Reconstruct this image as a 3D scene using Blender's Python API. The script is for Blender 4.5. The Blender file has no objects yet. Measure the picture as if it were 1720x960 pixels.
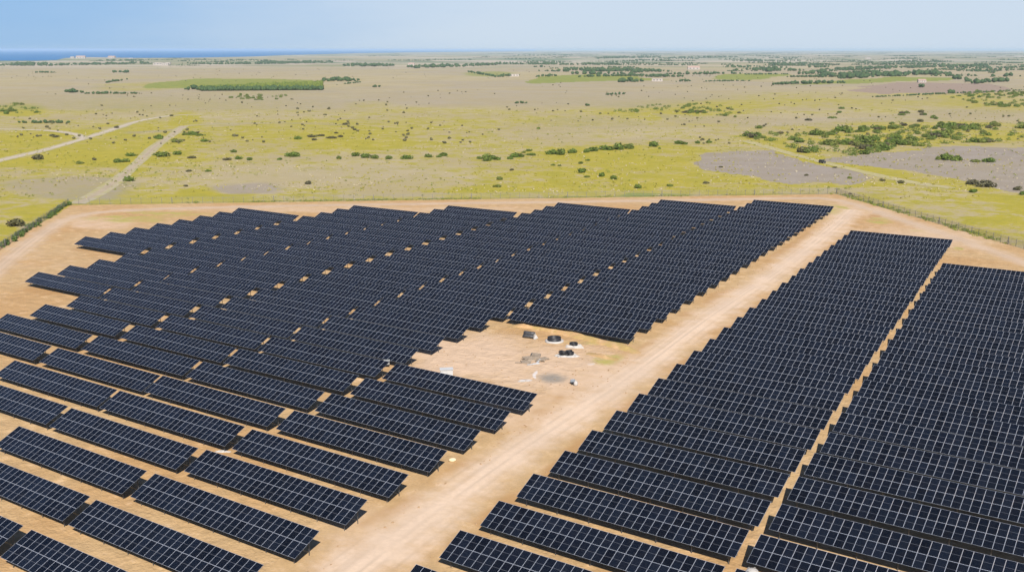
import bpy, bmesh, math, random
import numpy as np
from mathutils import Vector, Matrix, Euler

random.seed(7)
rng = np.random.default_rng(7)
sc = bpy.context.scene
COL = sc.collection
R = math.radians

# ------------------------------------------------------------------ camera, sky, sun, exposure
FPX, AZ, PITCH, HC = 1777.02, R(-34.527), math.atan(397 / 1777.02), 59.796   # focal (photo px), heading, tilt down, height above ground
cam_d = bpy.data.cameras.new('camera')
cam_d.sensor_width = 36.0
cam_d.lens = FPX / 1720 * 36.0
cam_d.clip_start = 1.0
cam_d.clip_end = 400000.0
cam = bpy.data.objects.new('camera', cam_d)
cam.location = (0, 0, HC)
cam.rotation_euler = (R(90) - PITCH, 0, -AZ)
COL.objects.link(cam)
sc.camera = cam

SUN_EL, SUN_AZ = R(41.0), R(136.0)            # azimuth measured clockwise from +Y
world = bpy.data.worlds.new('World')
sc.world = world
world.use_nodes = True
wn, wl = world.node_tree.nodes, world.node_tree.links
bg = wn['Background']
sky = wn.new('ShaderNodeTexSky')
sky.sky_type = 'NISHITA'
sky.sun_disc = False
sky.sun_elevation = SUN_EL
sky.sun_rotation = SUN_AZ
sky.altitude = 50
sky.air_density = 0.7
sky.dust_density = 0.5
sky.ozone_density = 5.0
# low haze band in the air over the plain: clear blue over the sea on the left, pale towards the right
geo = wn.new('ShaderNodeTexCoord')
dot = wn.new('ShaderNodeVectorMath'); dot.operation = 'DOT_PRODUCT'
dot.inputs[1].default_value = (math.cos(AZ), -math.sin(AZ), 0.0)
wl.new(geo.outputs['Generated'], dot.inputs[0])
veil = wn.new('ShaderNodeMapRange'); veil.interpolation_type = 'SMOOTHSTEP'
veil.inputs['From Min'].default_value = -0.46; veil.inputs['From Max'].default_value = 0.02
mpc = wn.new('ShaderNodeMapping'); mpc.inputs['Scale'].default_value = (3.0, 3.0, 16.0)
wl.new(geo.outputs['Generated'], mpc.inputs['Vector'])
cn = wn.new('ShaderNodeTexNoise'); cn.inputs['Scale'].default_value = 1.6; cn.inputs['Detail'].default_value = 5; cn.inputs['Roughness'].default_value = .6
wl.new(mpc.outputs['Vector'], cn.inputs['Vector'])
cm = wn.new('ShaderNodeMath'); cm.operation = 'MULTIPLY_ADD'; cm.inputs[1].default_value = .22; cm.inputs[2].default_value = -.11
wl.new(cn.outputs['Fac'], cm.inputs[0])
ca = wn.new('ShaderNodeMath'); ca.operation = 'ADD'
wl.new(dot.outputs['Value'], ca.inputs[0]); wl.new(cm.outputs[0], ca.inputs[1])
wl.new(ca.outputs[0], veil.inputs['Value'])
vcol = wn.new('ShaderNodeMix'); vcol.data_type = 'RGBA'
vcol.inputs['A'].default_value = (4.95, 8.2, 12.6, 1); vcol.inputs['B'].default_value = (10.0, 11.6, 13.4, 1)
wl.new(veil.outputs['Result'], vcol.inputs['Factor'])
sepz = wn.new('ShaderNodeSeparateXYZ'); wl.new(geo.outputs['Generated'], sepz.inputs[0])
low = wn.new('ShaderNodeMapRange'); low.interpolation_type = 'SMOOTHSTEP'
low.inputs['From Min'].default_value = 0.05; low.inputs['From Max'].default_value = 0.60
low.inputs['To Min'].default_value = 0.9; low.inputs['To Max'].default_value = 0.0
wl.new(sepz.outputs[2], low.inputs['Value'])
fwd = wn.new('ShaderNodeVectorMath'); fwd.operation = 'DOT_PRODUCT'            # strongest over the plain ahead
fwd.inputs[1].default_value = (math.sin(AZ), math.cos(AZ), 0.0)
wl.new(geo.outputs['Generated'], fwd.inputs[0])
fr_ = wn.new('ShaderNodeMapRange'); fr_.interpolation_type = 'SMOOTHSTEP'
fr_.inputs['From Min'].default_value = -0.3; fr_.inputs['From Max'].default_value = 0.6
wl.new(fwd.outputs['Value'], fr_.inputs['Value'])
vm = wn.new('ShaderNodeMath'); vm.operation = 'MULTIPLY'
wl.new(low.outputs['Result'], vm.inputs[0]); wl.new(fr_.outputs['Result'], vm.inputs[1])
tint = wn.new('ShaderNodeVectorMath'); tint.operation = 'MULTIPLY'; tint.inputs[1].default_value = (0.82, 1.02, 1.36)
wl.new(sky.outputs['Color'], tint.inputs[0])
vmix = wn.new('ShaderNodeMix'); vmix.data_type = 'RGBA'
wl.new(vm.outputs[0], vmix.inputs['Factor'])
wl.new(tint.outputs['Vector'], vmix.inputs['A']); wl.new(vcol.outputs['Result'], vmix.inputs['B'])
wl.new(vmix.outputs['Result'], bg.inputs['Color'])
bg.inputs['Strength'].default_value = 0.05

sun_d = bpy.data.lights.new('sun', 'SUN')
sun_d.energy = 5.0
sun_d.angle = R(0.53)
sun_d.color = (1.0, 0.955, 0.89)
sun = bpy.data.objects.new('sun', sun_d)
sdir = Vector((math.sin(SUN_AZ) * math.cos(SUN_EL), math.cos(SUN_AZ) * math.cos(SUN_EL), math.sin(SUN_EL)))
sun.rotation_euler = sdir.to_track_quat('Z', 'Y').to_euler()
sun.location = sdir * 500
COL.objects.link(sun)

sc.view_settings.view_transform = 'Standard'
sc.view_settings.look = 'None'
sc.view_settings.gamma = 1.0
sc.view_settings.use_curve_mapping = False
sc.view_settings.exposure = 0.38
try:
    sc.cycles.use_denoising = True
    sc.cycles.max_bounces = 8
    sc.cycles.volume_bounces = 1
    sc.cycles.transparent_max_bounces = 16
except Exception:
    pass

# ------------------------------------------------------------------ helpers
FW = np.array([math.sin(AZ), math.cos(AZ), 0.0]); RT = np.array([math.cos(AZ), -math.sin(AZ), 0.0]); UPV = np.array([0, 0, 1.0])
F3 = FW * math.cos(PITCH) - UPV * math.sin(PITCH); U3 = UPV * math.cos(PITCH) + FW * math.sin(PITCH)

def at(px, py, z=0.0):
    """ground point that the photograph shows at pixel (px, py)"""
    d = F3 + (px - 860) / FPX * RT + (480 - py) / FPX * U3
    s = (z - HC) / d[2]
    return Vector((d[0] * s, d[1] * s, z))

def pix(x, y, z=0.0):
    P = np.stack([x, y, np.full_like(x, z - HC)], -1)
    d = P @ F3
    d = np.where(d < 1.0, 1.0, d)
    return 860 + FPX * (P @ RT) / d, 480 - FPX * (P @ U3) / d

def hash2(ix, iy, seed):
    n = (ix.astype(np.int64) * 374761393 + iy.astype(np.int64) * 668265263 + seed * 974711) & 0x7fffffff
    n = ((n ^ (n >> 13)) * 1274126177) & 0x7fffffff
    return ((n ^ (n >> 16)) & 0xffff) / 65535.0

def vnoise(x, y, seed=0):
    ix, iy = np.floor(x), np.floor(y)
    fx, fy = x - ix, y - iy
    fx = fx * fx * (3 - 2 * fx); fy = fy * fy * (3 - 2 * fy)
    a, b = hash2(ix, iy, seed), hash2(ix + 1, iy, seed)
    c, d = hash2(ix, iy + 1, seed), hash2(ix + 1, iy + 1, seed)
    return a + (b - a) * fx + (c - a) * fy + (a - b - c + d) * fx * fy

def fbm(x, y, seed=0, octv=4):
    s = np.zeros_like(x); a = 0.5; t = 0
    for o in range(octv):
        s += a * vnoise(x * 2 ** o, y * 2 ** o, seed + o * 17); t += a; a *= 0.55
    return s / t

SKEW = 0.1165
ONES = ['zeroth', 'first', 'second', 'third', 'fourth', 'fifth', 'sixth', 'seventh', 'eighth', 'ninth', 'tenth', 'eleventh', 'twelfth',
        'thirteenth', 'fourteenth', 'fifteenth', 'sixteenth', 'seventeenth', 'eighteenth', 'nineteenth']
TENS = ['', '', 'twenty', 'thirty', 'forty', 'fifty', 'sixty', 'seventy', 'eighty', 'ninety']
def ordinal(n):
    if n < 20: return ONES[n]
    if n % 10 == 0: return TENS[n // 10][:-1] + 'ieth'
    return TENS[n // 10] + '-' + ONES[n % 10]

def tag(o, label=None, cat=None, group=None, kind=None):
    if label: o['label'] = label
    if cat: o['category'] = cat
    if group: o['group'] = group
    if kind: o['kind'] = kind
    return o

def empty(name, loc=(0, 0, 0), rz=0.0):
    o = bpy.data.objects.new(name, None)
    o.empty_display_size = 0.3
    o.location = loc; o.rotation_euler = (0, 0, rz)
    COL.objects.link(o)
    return o

def link(name, me, parent=None, loc=(0, 0, 0), rot=(0, 0, 0)):
    o = bpy.data.objects.new(name, me)
    o.location = loc; o.rotation_euler = rot
    if parent is not None: o.parent = parent
    COL.objects.link(o)
    return o

class MB:
    """collects shapes into ONE mesh"""
    def __init__(s): s.v, s.f, s.m, s.uv = [], [], [], {}
    def box(s, c, d, mi=0, rz=0.0, M=None):
        hx, hy, hz = d[0] / 2, d[1] / 2, d[2] / 2
        b = len(s.v)
        for z in (-hz, hz):
            for x, y in ((-hx, -hy), (hx, -hy), (hx, hy), (-hx, hy)):
                p = Vector((x, y, z))
                if M is not None: p = M @ p
                elif rz: p = Matrix.Rotation(rz, 3, 'Z') @ p
                s.v.append(tuple(p + Vector(c)))
        for q in ((0, 3, 2, 1), (4, 5, 6, 7), (0, 1, 5, 4), (1, 2, 6, 5), (2, 3, 7, 6), (3, 0, 4, 7)):
            s.f.append(tuple(b + i for i in q)); s.m.append(mi)
    def beam(s, p, q, w, h=None, mi=0):
        p, q = Vector(p), Vector(q); h = h or w
        d = q - p
        M = d.to_track_quat('X', 'Z').to_matrix()
        s.box((p + q) / 2, (d.length, w, h), mi, M=M)
    def lathe(s, prof, n=20, c=(0, 0, 0), mi=0, wob=0.0, cap=True, sx=1.0, sy=1.0):
        b = len(s.v); k = len(prof)
        for i in range(n):
            a = 2 * math.pi * i / n
            w = 1 + wob * (random.random() - .5)
            for r, z in prof: s.v.append((c[0] + sx * r * w * math.cos(a), c[1] + sy * r * w * math.sin(a), c[2] + z))
        for i in range(n):
            for j in range(k - 1):
                i2 = (i + 1) % n
                s.f.append((b + i * k + j, b + i2 * k + j, b + i2 * k + j + 1, b + i * k + j + 1)); s.m.append(mi)
        if cap:
            s.f.append(tuple(b + i * k + k - 1 for i in range(n))); s.m.append(mi)
    def torus(s, c, R0, r0, n=20, k=8, mi=0, M=None, wob=0.0):
        b = len(s.v)
        for i in range(n):
            a = 2 * math.pi * i / n; rr = R0 * (1 + wob * (random.random() - .5))
            for j in range(k):
                t = 2 * math.pi * j / k
                p = Vector(((rr + r0 * math.cos(t)) * math.cos(a), (rr + r0 * math.cos(t)) * math.sin(a), r0 * math.sin(t)))
                if M is not None: p = M @ p
                s.v.append(tuple(p + Vector(c)))
        for i in range(n):
            for j in range(k):
                i2, j2 = (i + 1) % n, (j + 1) % k
                s.f.append((b + i * k + j, b + i2 * k + j, b + i2 * k + j2, b + i * k + j2)); s.m.append(mi)
    def quad(s, pts, mi=0):
        b = len(s.v); s.v += [tuple(p) for p in pts]; s.f.append(tuple(range(b, b + len(pts)))); s.m.append(mi)
        return len(s.f) - 1
    def mesh(s, name, mats, smooth=False):
        me = bpy.data.meshes.new(name)
        me.from_pydata(s.v, [], s.f)
        for m in mats: me.materials.append(m)
        me.polygons.foreach_set('material_index', s.m)
        if smooth: me.polygons.foreach_set('use_smooth', [True] * len(s.f))
        me.update()
        return me

# ------------------------------------------------------------------ materials
def new_mat(name):
    m = bpy.data.materials.new(name); m.use_nodes = True
    nt = m.node_tree
    return m, nt.nodes, nt.links, nt.nodes['Principled BSDF']

def simple(name, col, rough=0.7, metal=0.0, var=0.12, scale=1.5, spec=0.4):
    m, n, l, b = new_mat(name)
    tc = n.new('ShaderNodeTexCoord'); no = n.new('ShaderNodeTexNoise')
    no.inputs['Scale'].default_value = scale; no.inputs['Detail'].default_value = 5
    l.new(tc.outputs['Object'], no.inputs['Vector'])
    mr = n.new('ShaderNodeMapRange'); mr.inputs['From Min'].default_value = .3; mr.inputs['From Max'].default_value = .7
    mr.inputs['To Min'].default_value = 1 - var; mr.inputs['To Max'].default_value = 1 + var
    l.new(no.outputs['Fac'], mr.inputs['Value'])
    mx = n.new('ShaderNodeVectorMath'); mx.operation = 'SCALE'
    mx.inputs[0].default_value = col[:3]
    l.new(mr.outputs['Result'], mx.inputs['Scale'])
    l.new(mx.outputs['Vector'], b.inputs['Base Color'])
    b.inputs['Roughness'].default_value = rough; b.inputs['Metallic'].default_value = metal
    b.inputs['Specular IOR Level'].default_value = spec
    return m

class NG:
    """small node-graph writer"""
    def __init__(s, n, l): s.n, s.l = n, l
    def _set(s, sock, v):
        if isinstance(v, bpy.types.NodeSocket): s.l.new(v, sock)
        elif isinstance(v, (tuple, list)) and len(v) == 3 and sock.type == 'RGBA': sock.default_value = (*v, 1)
        else: sock.default_value = v
    def math(s, op, a, b=0.0, clamp=False):
        x = s.n.new('ShaderNodeMath'); x.operation = op; x.use_clamp = clamp
        s._set(x.inputs[0], a); s._set(x.inputs[1], b)
        return x.outputs[0]
    def mix(s, f, a, b):
        x = s.n.new('ShaderNodeMix'); x.data_type = 'RGBA'
        s._set(x.inputs['Factor'], f); s._set(x.inputs['A'], a); s._set(x.inputs['B'], b)
        return x.outputs['Result']
    def scale(s, col, f):
        x = s.n.new('ShaderNodeVectorMath'); x.operation = 'SCALE'
        if isinstance(col, tuple): x.inputs[0].default_value = col
        else: s.l.new(col, x.inputs[0])
        s._set(x.inputs['Scale'], f)
        return x.outputs['Vector']
    def noise(s, vec, scale, detail=4, rough=0.55, dist=0.0):
        x = s.n.new('ShaderNodeTexNoise')
        x.inputs['Scale'].default_value = scale; x.inputs['Detail'].default_value = detail
        x.inputs['Roughness'].default_value = rough; x.inputs['Distortion'].default_value = dist
        s.l.new(vec, x.inputs['Vector'])
        return x.outputs['Fac']
    def ramp(s, v, a, b, lo=0.0, hi=1.0):
        x = s.n.new('ShaderNodeMapRange'); x.interpolation_type = 'SMOOTHSTEP'
        s._set(x.inputs['Value'], v)
        x.inputs['From Min'].default_value = a; x.inputs['From Max'].default_value = b
        x.inputs['To Min'].default_value = lo; x.inputs['To Max'].default_value = hi
        return x.outputs['Result']
    def pos(s):
        g = s.n.new('ShaderNodeNewGeometry'); return g.outputs['Position']
    def mapped(s, vec, sc_, rot=0.0):
        x = s.n.new('ShaderNodeMapping'); x.inputs['Scale'].default_value = sc_; x.inputs['Rotation'].default_value = (0, 0, rot)
        s.l.new(vec, x.inputs['Vector'])
        return x.outputs['Vector']

SOIL = (0.50, 0.335, 0.170); SOIL2 = (0.48, 0.295, 0.135); PALE = (0.69, 0.52, 0.375)
def soil_colour(g, P):
    """colour of the bare worked soil inside the fence"""
    n1 = g.noise(P, 0.035, 5); n2 = g.noise(P, 0.35, 5, .6); n3 = g.noise(P, 2.5, 3, .6)
    c = g.mix(g.ramp(n1, .42, .62), SOIL, SOIL2)
    c = g.mix(g.ramp(n2, .55, .75, 0, .35), c, PALE)
    c = g.scale(c, g.ramp(n2, .25, .75, .86, 1.10))
    c = g.scale(c, g.ramp(n3, .3, .7, .93, 1.06))
    return c

def site_colour(g, P, lush, pale, brown, grey, white, nC, nE):
    c = soil_colour(g, P)
    pm = g.math('ADD', pale, g.math('MULTIPLY', g.math('SUBTRACT', nE, .5), .9))
    c = g.mix(g.ramp(pm, .15, .85), c, g.scale((0.60, 0.43, 0.29), g.ramp(nC, .3, .7, .92, 1.06)))
    bm_ = g.math('ADD', brown, g.math('MULTIPLY', g.math('SUBTRACT', nE, .5), 1.0))
    c = g.mix(g.ramp(bm_, .25, .75, 0, .85), c, (0.42, 0.245, 0.105))
    weeds = g.math('MULTIPLY', g.ramp(lush, .1, .6), g.ramp(nE, .35, .6))
    c = g.mix(weeds, c, (0.40, 0.34, 0.10))
    gr = g.math('ADD', grey, g.math('MULTIPLY', g.math('SUBTRACT', nE, .5), .8))
    c = g.mix(g.ramp(gr, .15, .95), c, (0.29, 0.25, 0.205))
    wh = g.math('ADD', white, g.math('MULTIPLY', g.math('SUBTRACT', nC, .5), .7))
    return g.mix(g.ramp(wh, .4, .75), c, (0.66, 0.60, 0.55))

# ground: land cover comes from two attribute layers, broken up by noise in world space
m_ground, n, l, b = new_mat('ground')
g = NG(n, l); P = g.pos()
a1 = n.new('ShaderNodeAttribute'); a1.attribute_name = 'cover'
a2 = n.new('ShaderNodeAttribute'); a2.attribute_name = 'cover2'
s1 = n.new('ShaderNodeSeparateColor'); l.new(a1.outputs['Color'], s1.inputs[0])
s2 = n.new('ShaderNodeSeparateColor'); l.new(a2.outputs['Color'], s2.inputs[0])
grass, lush, bare, site = s1.outputs[0], s1.outputs[1], s1.outputs[2], a1.outputs['Alpha']
brown, farm, grey, white = s2.outputs[0], s2.outputs[1], s2.outputs[2], a2.outputs['Alpha']
nA = g.noise(P, 0.012, 6, .6); nB = g.noise(P, 0.06, 6, .65); nC = g.noise(P, 0.45, 4, .65); nD = g.noise(P, 0.0022, 5, .6)
nE = g.noise(P, 0.16, 5, .7)
dry = g.mix(g.ramp(nA, .35, .65), (0.37, 0.30, 0.155), (0.42, 0.345, 0.21))
dry = g.mix(g.ramp(nE, .56, .74, 0, .5), dry, (0.52, 0.45, 0.36))
yel = g.mix(g.ramp(nB, .35, .68), (0.395, 0.325, 0.038), (0.33, 0.285, 0.04))
yel = g.mix(g.ramp(nC, .5, .75, 0, .4), yel, (0.24, 0.27, 0.06))
gm = g.math('ADD', grass, g.math('MULTIPLY', g.math('SUBTRACT', nB, .5), 2.4))
gm = g.math('ADD', gm, g.math('MULTIPLY', g.math('SUBTRACT', nE, .5), 2.2))
gm = g.math('ADD', gm, g.math('MULTIPLY', g.math('SUBTRACT', nC, .5), 1.2))
gm = g.math('ADD', gm, g.math('MULTIPLY', g.math('SUBTRACT', nA, .5), 1.6))
gm = g.math('ADD', gm, g.math('MULTIPLY', g.math('SUBTRACT', nD, .5), 1.6))
col = g.mix(g.ramp(gm, .28, 1.0), dry, yel)
bm = g.math('ADD', bare, g.math('MULTIPLY', g.math('SUBTRACT', nA, .5), .6))
barec = g.mix(g.ramp(nB, .35, .65), (0.275, 0.23, 0.19), (0.325, 0.275, 0.225))
bm = g.math('ADD', bm, g.math('MULTIPLY', g.math('SUBTRACT', nB, .5), .7))
col = g.mix(g.ramp(bm, .22, .95), col, barec)
# farmland far off: strips of fields
vor = n.new('ShaderNodeTexVoronoi'); vor.inputs['Scale'].default_value = 1.0
l.new(g.mapped(P, (0.0022, 0.0042, 0), R(34)), vor.inputs['Vector'])
sv = n.new('ShaderNodeSeparateColor'); l.new(vor.outputs['Color'], sv.inputs[0])
fcol = g.mix(g.ramp(sv.outputs[0], .45, .55), (0.40, 0.34, 0.27), (0.24, 0.26, 0.16))
fcol = g.mix(g.ramp(sv.outputs[1], .74, .78), fcol, (0.52, 0.45, 0.37))
fcol = g.mix(g.ramp(sv.outputs[2], .70, .74), fcol, (0.09, 0.16, 0.08))
col = g.mix(g.math('MULTIPLY', farm, .8), col, fcol)
col = g.mix(g.ramp(g.math('ADD', brown, g.math('MULTIPLY', g.math('SUBTRACT', nA, .5), .5)), .3, .7), col, (0.315, 0.235, 0.175))
lushc = g.mix(g.ramp(nB, .35, .65), (0.28, 0.275, 0.06), (0.20, 0.235, 0.05))
lm = g.math('ADD', lush, g.math('MULTIPLY', g.math('SUBTRACT', nE, .5), .9))
col = g.mix(g.ramp(lm, .3, .75), col, lushc)
# small dark tufts
tuft = g.math('MULTIPLY', g.ramp(nC, .60, .72), g.ramp(nB, .45, .65))
col = g.mix(g.math('MULTIPLY', tuft, .55), col, (0.17, 0.19, 0.07))
sm = g.math('ADD', site, g.math('MULTIPLY', g.math('SUBTRACT', nE, .5), .5))
sc_col = site_colour(g, P, lush, bare, brown, grey, white, nC, nE)
col = g.mix(g.ramp(sm, .4, .6), col, sc_col)
l.new(col, b.inputs['Base Color'])
b.inputs['Roughness'].default_value = 0.95; b.inputs['Specular IOR Level'].default_value = 0.1
bp = n.new('ShaderNodeBump'); bp.inputs['Strength'].default_value = 0.8; bp.inputs['Distance'].default_value = 0.45
l.new(g.math('ADD', nC, g.math('MULTIPLY', nE, 1.5)), bp.inputs['Height']); l.new(bp.outputs['Normal'], b.inputs['Normal'])

def road_mat(name, pale, base_is_soil, outside=(0.42, 0.36, 0.25)):
    m, n, l, b = new_mat(name)
    g = NG(n, l); P = g.pos()
    at_ = n.new('ShaderNodeAttribute'); at_.attribute_name = 'across'
    e = at_.outputs['Fac']                       # 0 at the edge, 1 in the middle
    nE = g.noise(P, 0.16, 5, .7); nL = g.noise(P, 0.05, 4); nC = g.noise(P, 1.2, 4, .6)
    base = None
    if base_is_soil:
        a1 = n.new('ShaderNodeAttribute'); a1.attribute_name = 'cover'; a2 = n.new('ShaderNodeAttribute'); a2.attribute_name = 'cover2'
        s1 = n.new('ShaderNodeSeparateColor'); l.new(a1.outputs['Color'], s1.inputs[0])
        s2 = n.new('ShaderNodeSeparateColor'); l.new(a2.outputs['Color'], s2.inputs[0])
        nG = g.noise(P, 0.45, 4, .65)
        base = site_colour(g, P, s1.outputs[1], s1.outputs[2], s2.outputs[0], s2.outputs[2], a2.outputs['Alpha'], nG, nE)
    f = g.math('ADD', e, g.math('MULTIPLY', g.math('SUBTRACT', nE, .5), 1.1))
    top = g.scale(g.mix(g.ramp(nL, .35, .65), pale, tuple(c * .90 for c in pale)), g.ramp(nC, .3, .7, .95, 1.05))
    # two wheel tracks, compacted and paler
    wt = n.new('ShaderNodeAttribute'); wt.attribute_name = 'rut'
    rutm = g.math('MULTIPLY', wt.outputs['Fac'], g.ramp(g.noise(P, .09, 4),   .36, .58, .15, 1.0))
    top = g.mix(rutm, top, tuple(c * .78 for c in pale))
    if base is None:
        base = g.mix(g.ramp(nE, .4, .6), outside, (0.37, 0.33, 0.13))
    l.new(g.mix(g.ramp(f, .2, 1.0), base, top), b.inputs['Base Color'])
    b.inputs['Roughness'].default_value = 0.95; b.inputs['Specular IOR Level'].default_value = 0.1
    return m
m_road = road_mat('road_dirt', PALE, True)
m_ptrack = road_mat('perimeter_dirt', (0.57, 0.42, 0.29), True)
m_track = road_mat('track_dirt', (0.55, 0.46, 0.37), False)
m_path = road_mat('path_dirt', (0.45, 0.36, 0.25), False)
m_track2 = road_mat('grassy_track', (0.46, 0.40, 0.17), False)

# solar glass: near-black blue cells, half-cut line, faint cell grid, under a smooth cover glass
def glass_mat(name, per_face):
    m, n, l, b = new_mat(name)
    g = NG(n, l)
    uv = n.new('ShaderNodeUVMap'); uv.uv_map = 'uv'
    sx = n.new('ShaderNodeSeparateXYZ'); l.new(uv.outputs['UV'], sx.inputs[0])
    u, v = sx.outputs[0], sx.outputs[1]
    if per_face:
        at_ = n.new('ShaderNodeAttribute'); at_.attribute_name = 'rand'; rv = at_.outputs['Fac']
        oi = n.new('ShaderNodeObjectInfo'); rv = g.math('FRACT', g.math('ADD', rv, oi.outputs['Random']))
    else:
        oi = n.new('ShaderNodeObjectInfo'); rv = oi.outputs['Random']
    base = g.mix(rv, (0.0022, 0.0032, 0.0055), (0.0065, 0.0095, 0.0165))
    cu = g.math('ABSOLUTE', g.math('SUBTRACT', g.math('FRACT', g.math('MULTIPLY', u, 6.0)), .5))
    cv = g.math('ABSOLUTE', g.math('SUBTRACT', g.math('FRACT', g.math('MULTIPLY', v, 24.0)), .5))
    line = g.math('MAXIMUM', g.ramp(cu, .470, .485), g.ramp(cv, .45, .475))
    base = g.mix(g.math('MULTIPLY', line, .22), base, (0.05, 0.055, 0.07))
    mid = g.math('LESS_THAN', g.math('ABSOLUTE', g.math('SUBTRACT', v, .5)), .0085)
    base = g.mix(mid, base, (0.10, 0.105, 0.12))
    # dust film
    d = g.noise(g.pos(), .9, 4, .6)
    base = g.mix(g.ramp(d, .35, .8, 0.0, .010), base, (0.35, 0.27, 0.19))
    l.new(base, b.inputs['Base Color'])
    b.inputs['Roughness'].default_value = 0.13
    b.inputs['IOR'].default_value = 1.56
    b.inputs['Specular IOR Level'].default_value = 0.5
    return m
m_glass = glass_mat('solar_glass', False)
m_glass_row = glass_mat('solar_glass_row', True)
m_alu = simple('aluminium_frame', (0.47, 0.50, 0.56), rough=.5, metal=.2, var=.06)
m_back = simple('backsheet', (0.03, 0.03, 0.032), rough=.6)
m_steel = simple('galvanised_steel', (0.13, 0.135, 0.14), rough=.5, metal=.5)

def leaf_mat(name, ca, cb, cc):
    m, n, l, b = new_mat(name)
    g = NG(n, l)
    oi = n.new('ShaderNodeObjectInfo'); at_ = n.new('ShaderNodeAttribute'); at_.attribute_name = 'rand'
    c = g.mix(at_.outputs['Fac'], ca, cb)
    c = g.mix(g.math('MULTIPLY', oi.outputs['Random'], .6), c, cc)
    l.new(c, b.inputs['Base Color'])
    b.inputs['Roughness'].default_value = .75; b.inputs['Specular IOR Level'].default_value = .2
    tr = n.new('ShaderNodeBsdfTranslucent'); l.new(c, tr.inputs['Color'])
    ms = n.new('ShaderNodeMixShader'); ms.inputs[0].default_value = .22
    l.new(b.outputs[0], ms.inputs[1]); l.new(tr.outputs[0], ms.inputs[2])
    l.new(ms.outputs[0], n['Material Output'].inputs['Surface'])
    return m
m_leaf = leaf_mat('shrub_leaves', (0.085, 0.14, 0.022), (0.18, 0.255, 0.04), (0.17, 0.20, 0.045))
m_leaf_dry = leaf_mat('dry_shrub_leaves', (0.10, 0.095, 0.04), (0.18, 0.165, 0.07), (0.13, 0.12, 0.075))
m_leaf_lime = leaf_mat('bright_shrub_leaves', (0.15, 0.20, 0.035), (0.25, 0.29, 0.06), (0.21, 0.21, 0.06))
m_wood = leaf_mat('tree_crowns', (0.05, 0.095, 0.035), (0.085, 0.135, 0.045), (0.075, 0.12, 0.045))
m_hedge = leaf_mat('hedge_leaves', (0.08, 0.14, 0.03), (0.17, 0.25, 0.06), (0.12, 0.17, 0.04))
m_cane = leaf_mat('plantation_leaves', (0.12, 0.17, 0.025), (0.22, 0.26, 0.045), (0.18, 0.21, 0.035))
m_bark = simple('bark', (0.14, 0.10, 0.07), rough=.9)
m_white = simple('white_sheet', (0.46, 0.43, 0.39), rough=.6, var=.08)
m_black = simple('black_plastic', (0.022, 0.022, 0.024), rough=.45, var=.3, scale=4)
m_dgrey = simple('dark_grey_sheet', (0.06, 0.06, 0.062), rough=.5, var=.3, scale=3)
m_timber = simple('weathered_timber', (0.31, 0.245, 0.18), rough=.85, var=.25, scale=3)
m_wpaint = simple('white_paint', (0.50, 0.50, 0.49), rough=.4, var=.05)
m_gpaint = simple('grey_paint', (0.20, 0.22, 0.24), rough=.45)
m_ppaint = simple('pale_grey_paint', (0.30, 0.30, 0.28), rough=.5)
m_sack = simple('pale_sack', (0.68, 0.58, 0.36), rough=.85)
m_wall = simple('house_wall', (0.44, 0.39, 0.34), rough=.9, scale=.2)
m_roof = simple('house_roof', (0.42, 0.28, 0.22), rough=.85, scale=.2)
m_wire = simple('fence_wire', (0.26, 0.26, 0.24), rough=.6, metal=.3)
m_post = simple('fence_post', (0.17, 0.16, 0.14), rough=.8)
m_car = simple('dark_car_paint', (0.05, 0.05, 0.055), rough=.35)
m_tyre = simple('tyre', (0.02, 0.02, 0.02), rough=.9)
m_cglass = simple('car_glass', (0.02, 0.025, 0.03), rough=.1)

# ------------------------------------------------------------------ ground sheet with land cover
FENCE = [at(-260, 590), at(0, 420), at(115, 344), at(1405, 325.5), at(1720, 416), at(2100, 530)]
def poly_px(*pts): return [at(x, y) for x, y in pts]

def inside(px, py, poly):
    r = np.zeros(px.shape, bool); k = len(poly); j = k - 1
    for i in range(k):
        xi, yi = poly[i]; xj, yj = poly[j]
        c = ((yi > py) != (yj > py)) & (px < (xj - xi) * (py - yi) / (yj - yi + 1e-12) + xi)
        r ^= c; j = i
    return r

def dist_line(px, py, pts, w=1.0):
    """distance to a polyline; vertical distances weigh w"""
    d = np.full(px.shape, 1e9)
    for (x0, y0), (x1, y1) in zip(pts[:-1], pts[1:]):
        ax, ay = x1 - x0, (y1 - y0) * w
        bx, by = px - x0, (py - y0) * w
        t = np.clip((bx * ax + by * ay) / (ax * ax + ay * ay + 1e-9), 0, 1)
        d = np.minimum(d, np.hypot(bx - t * ax, by - t * ay))
    return d

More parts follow.
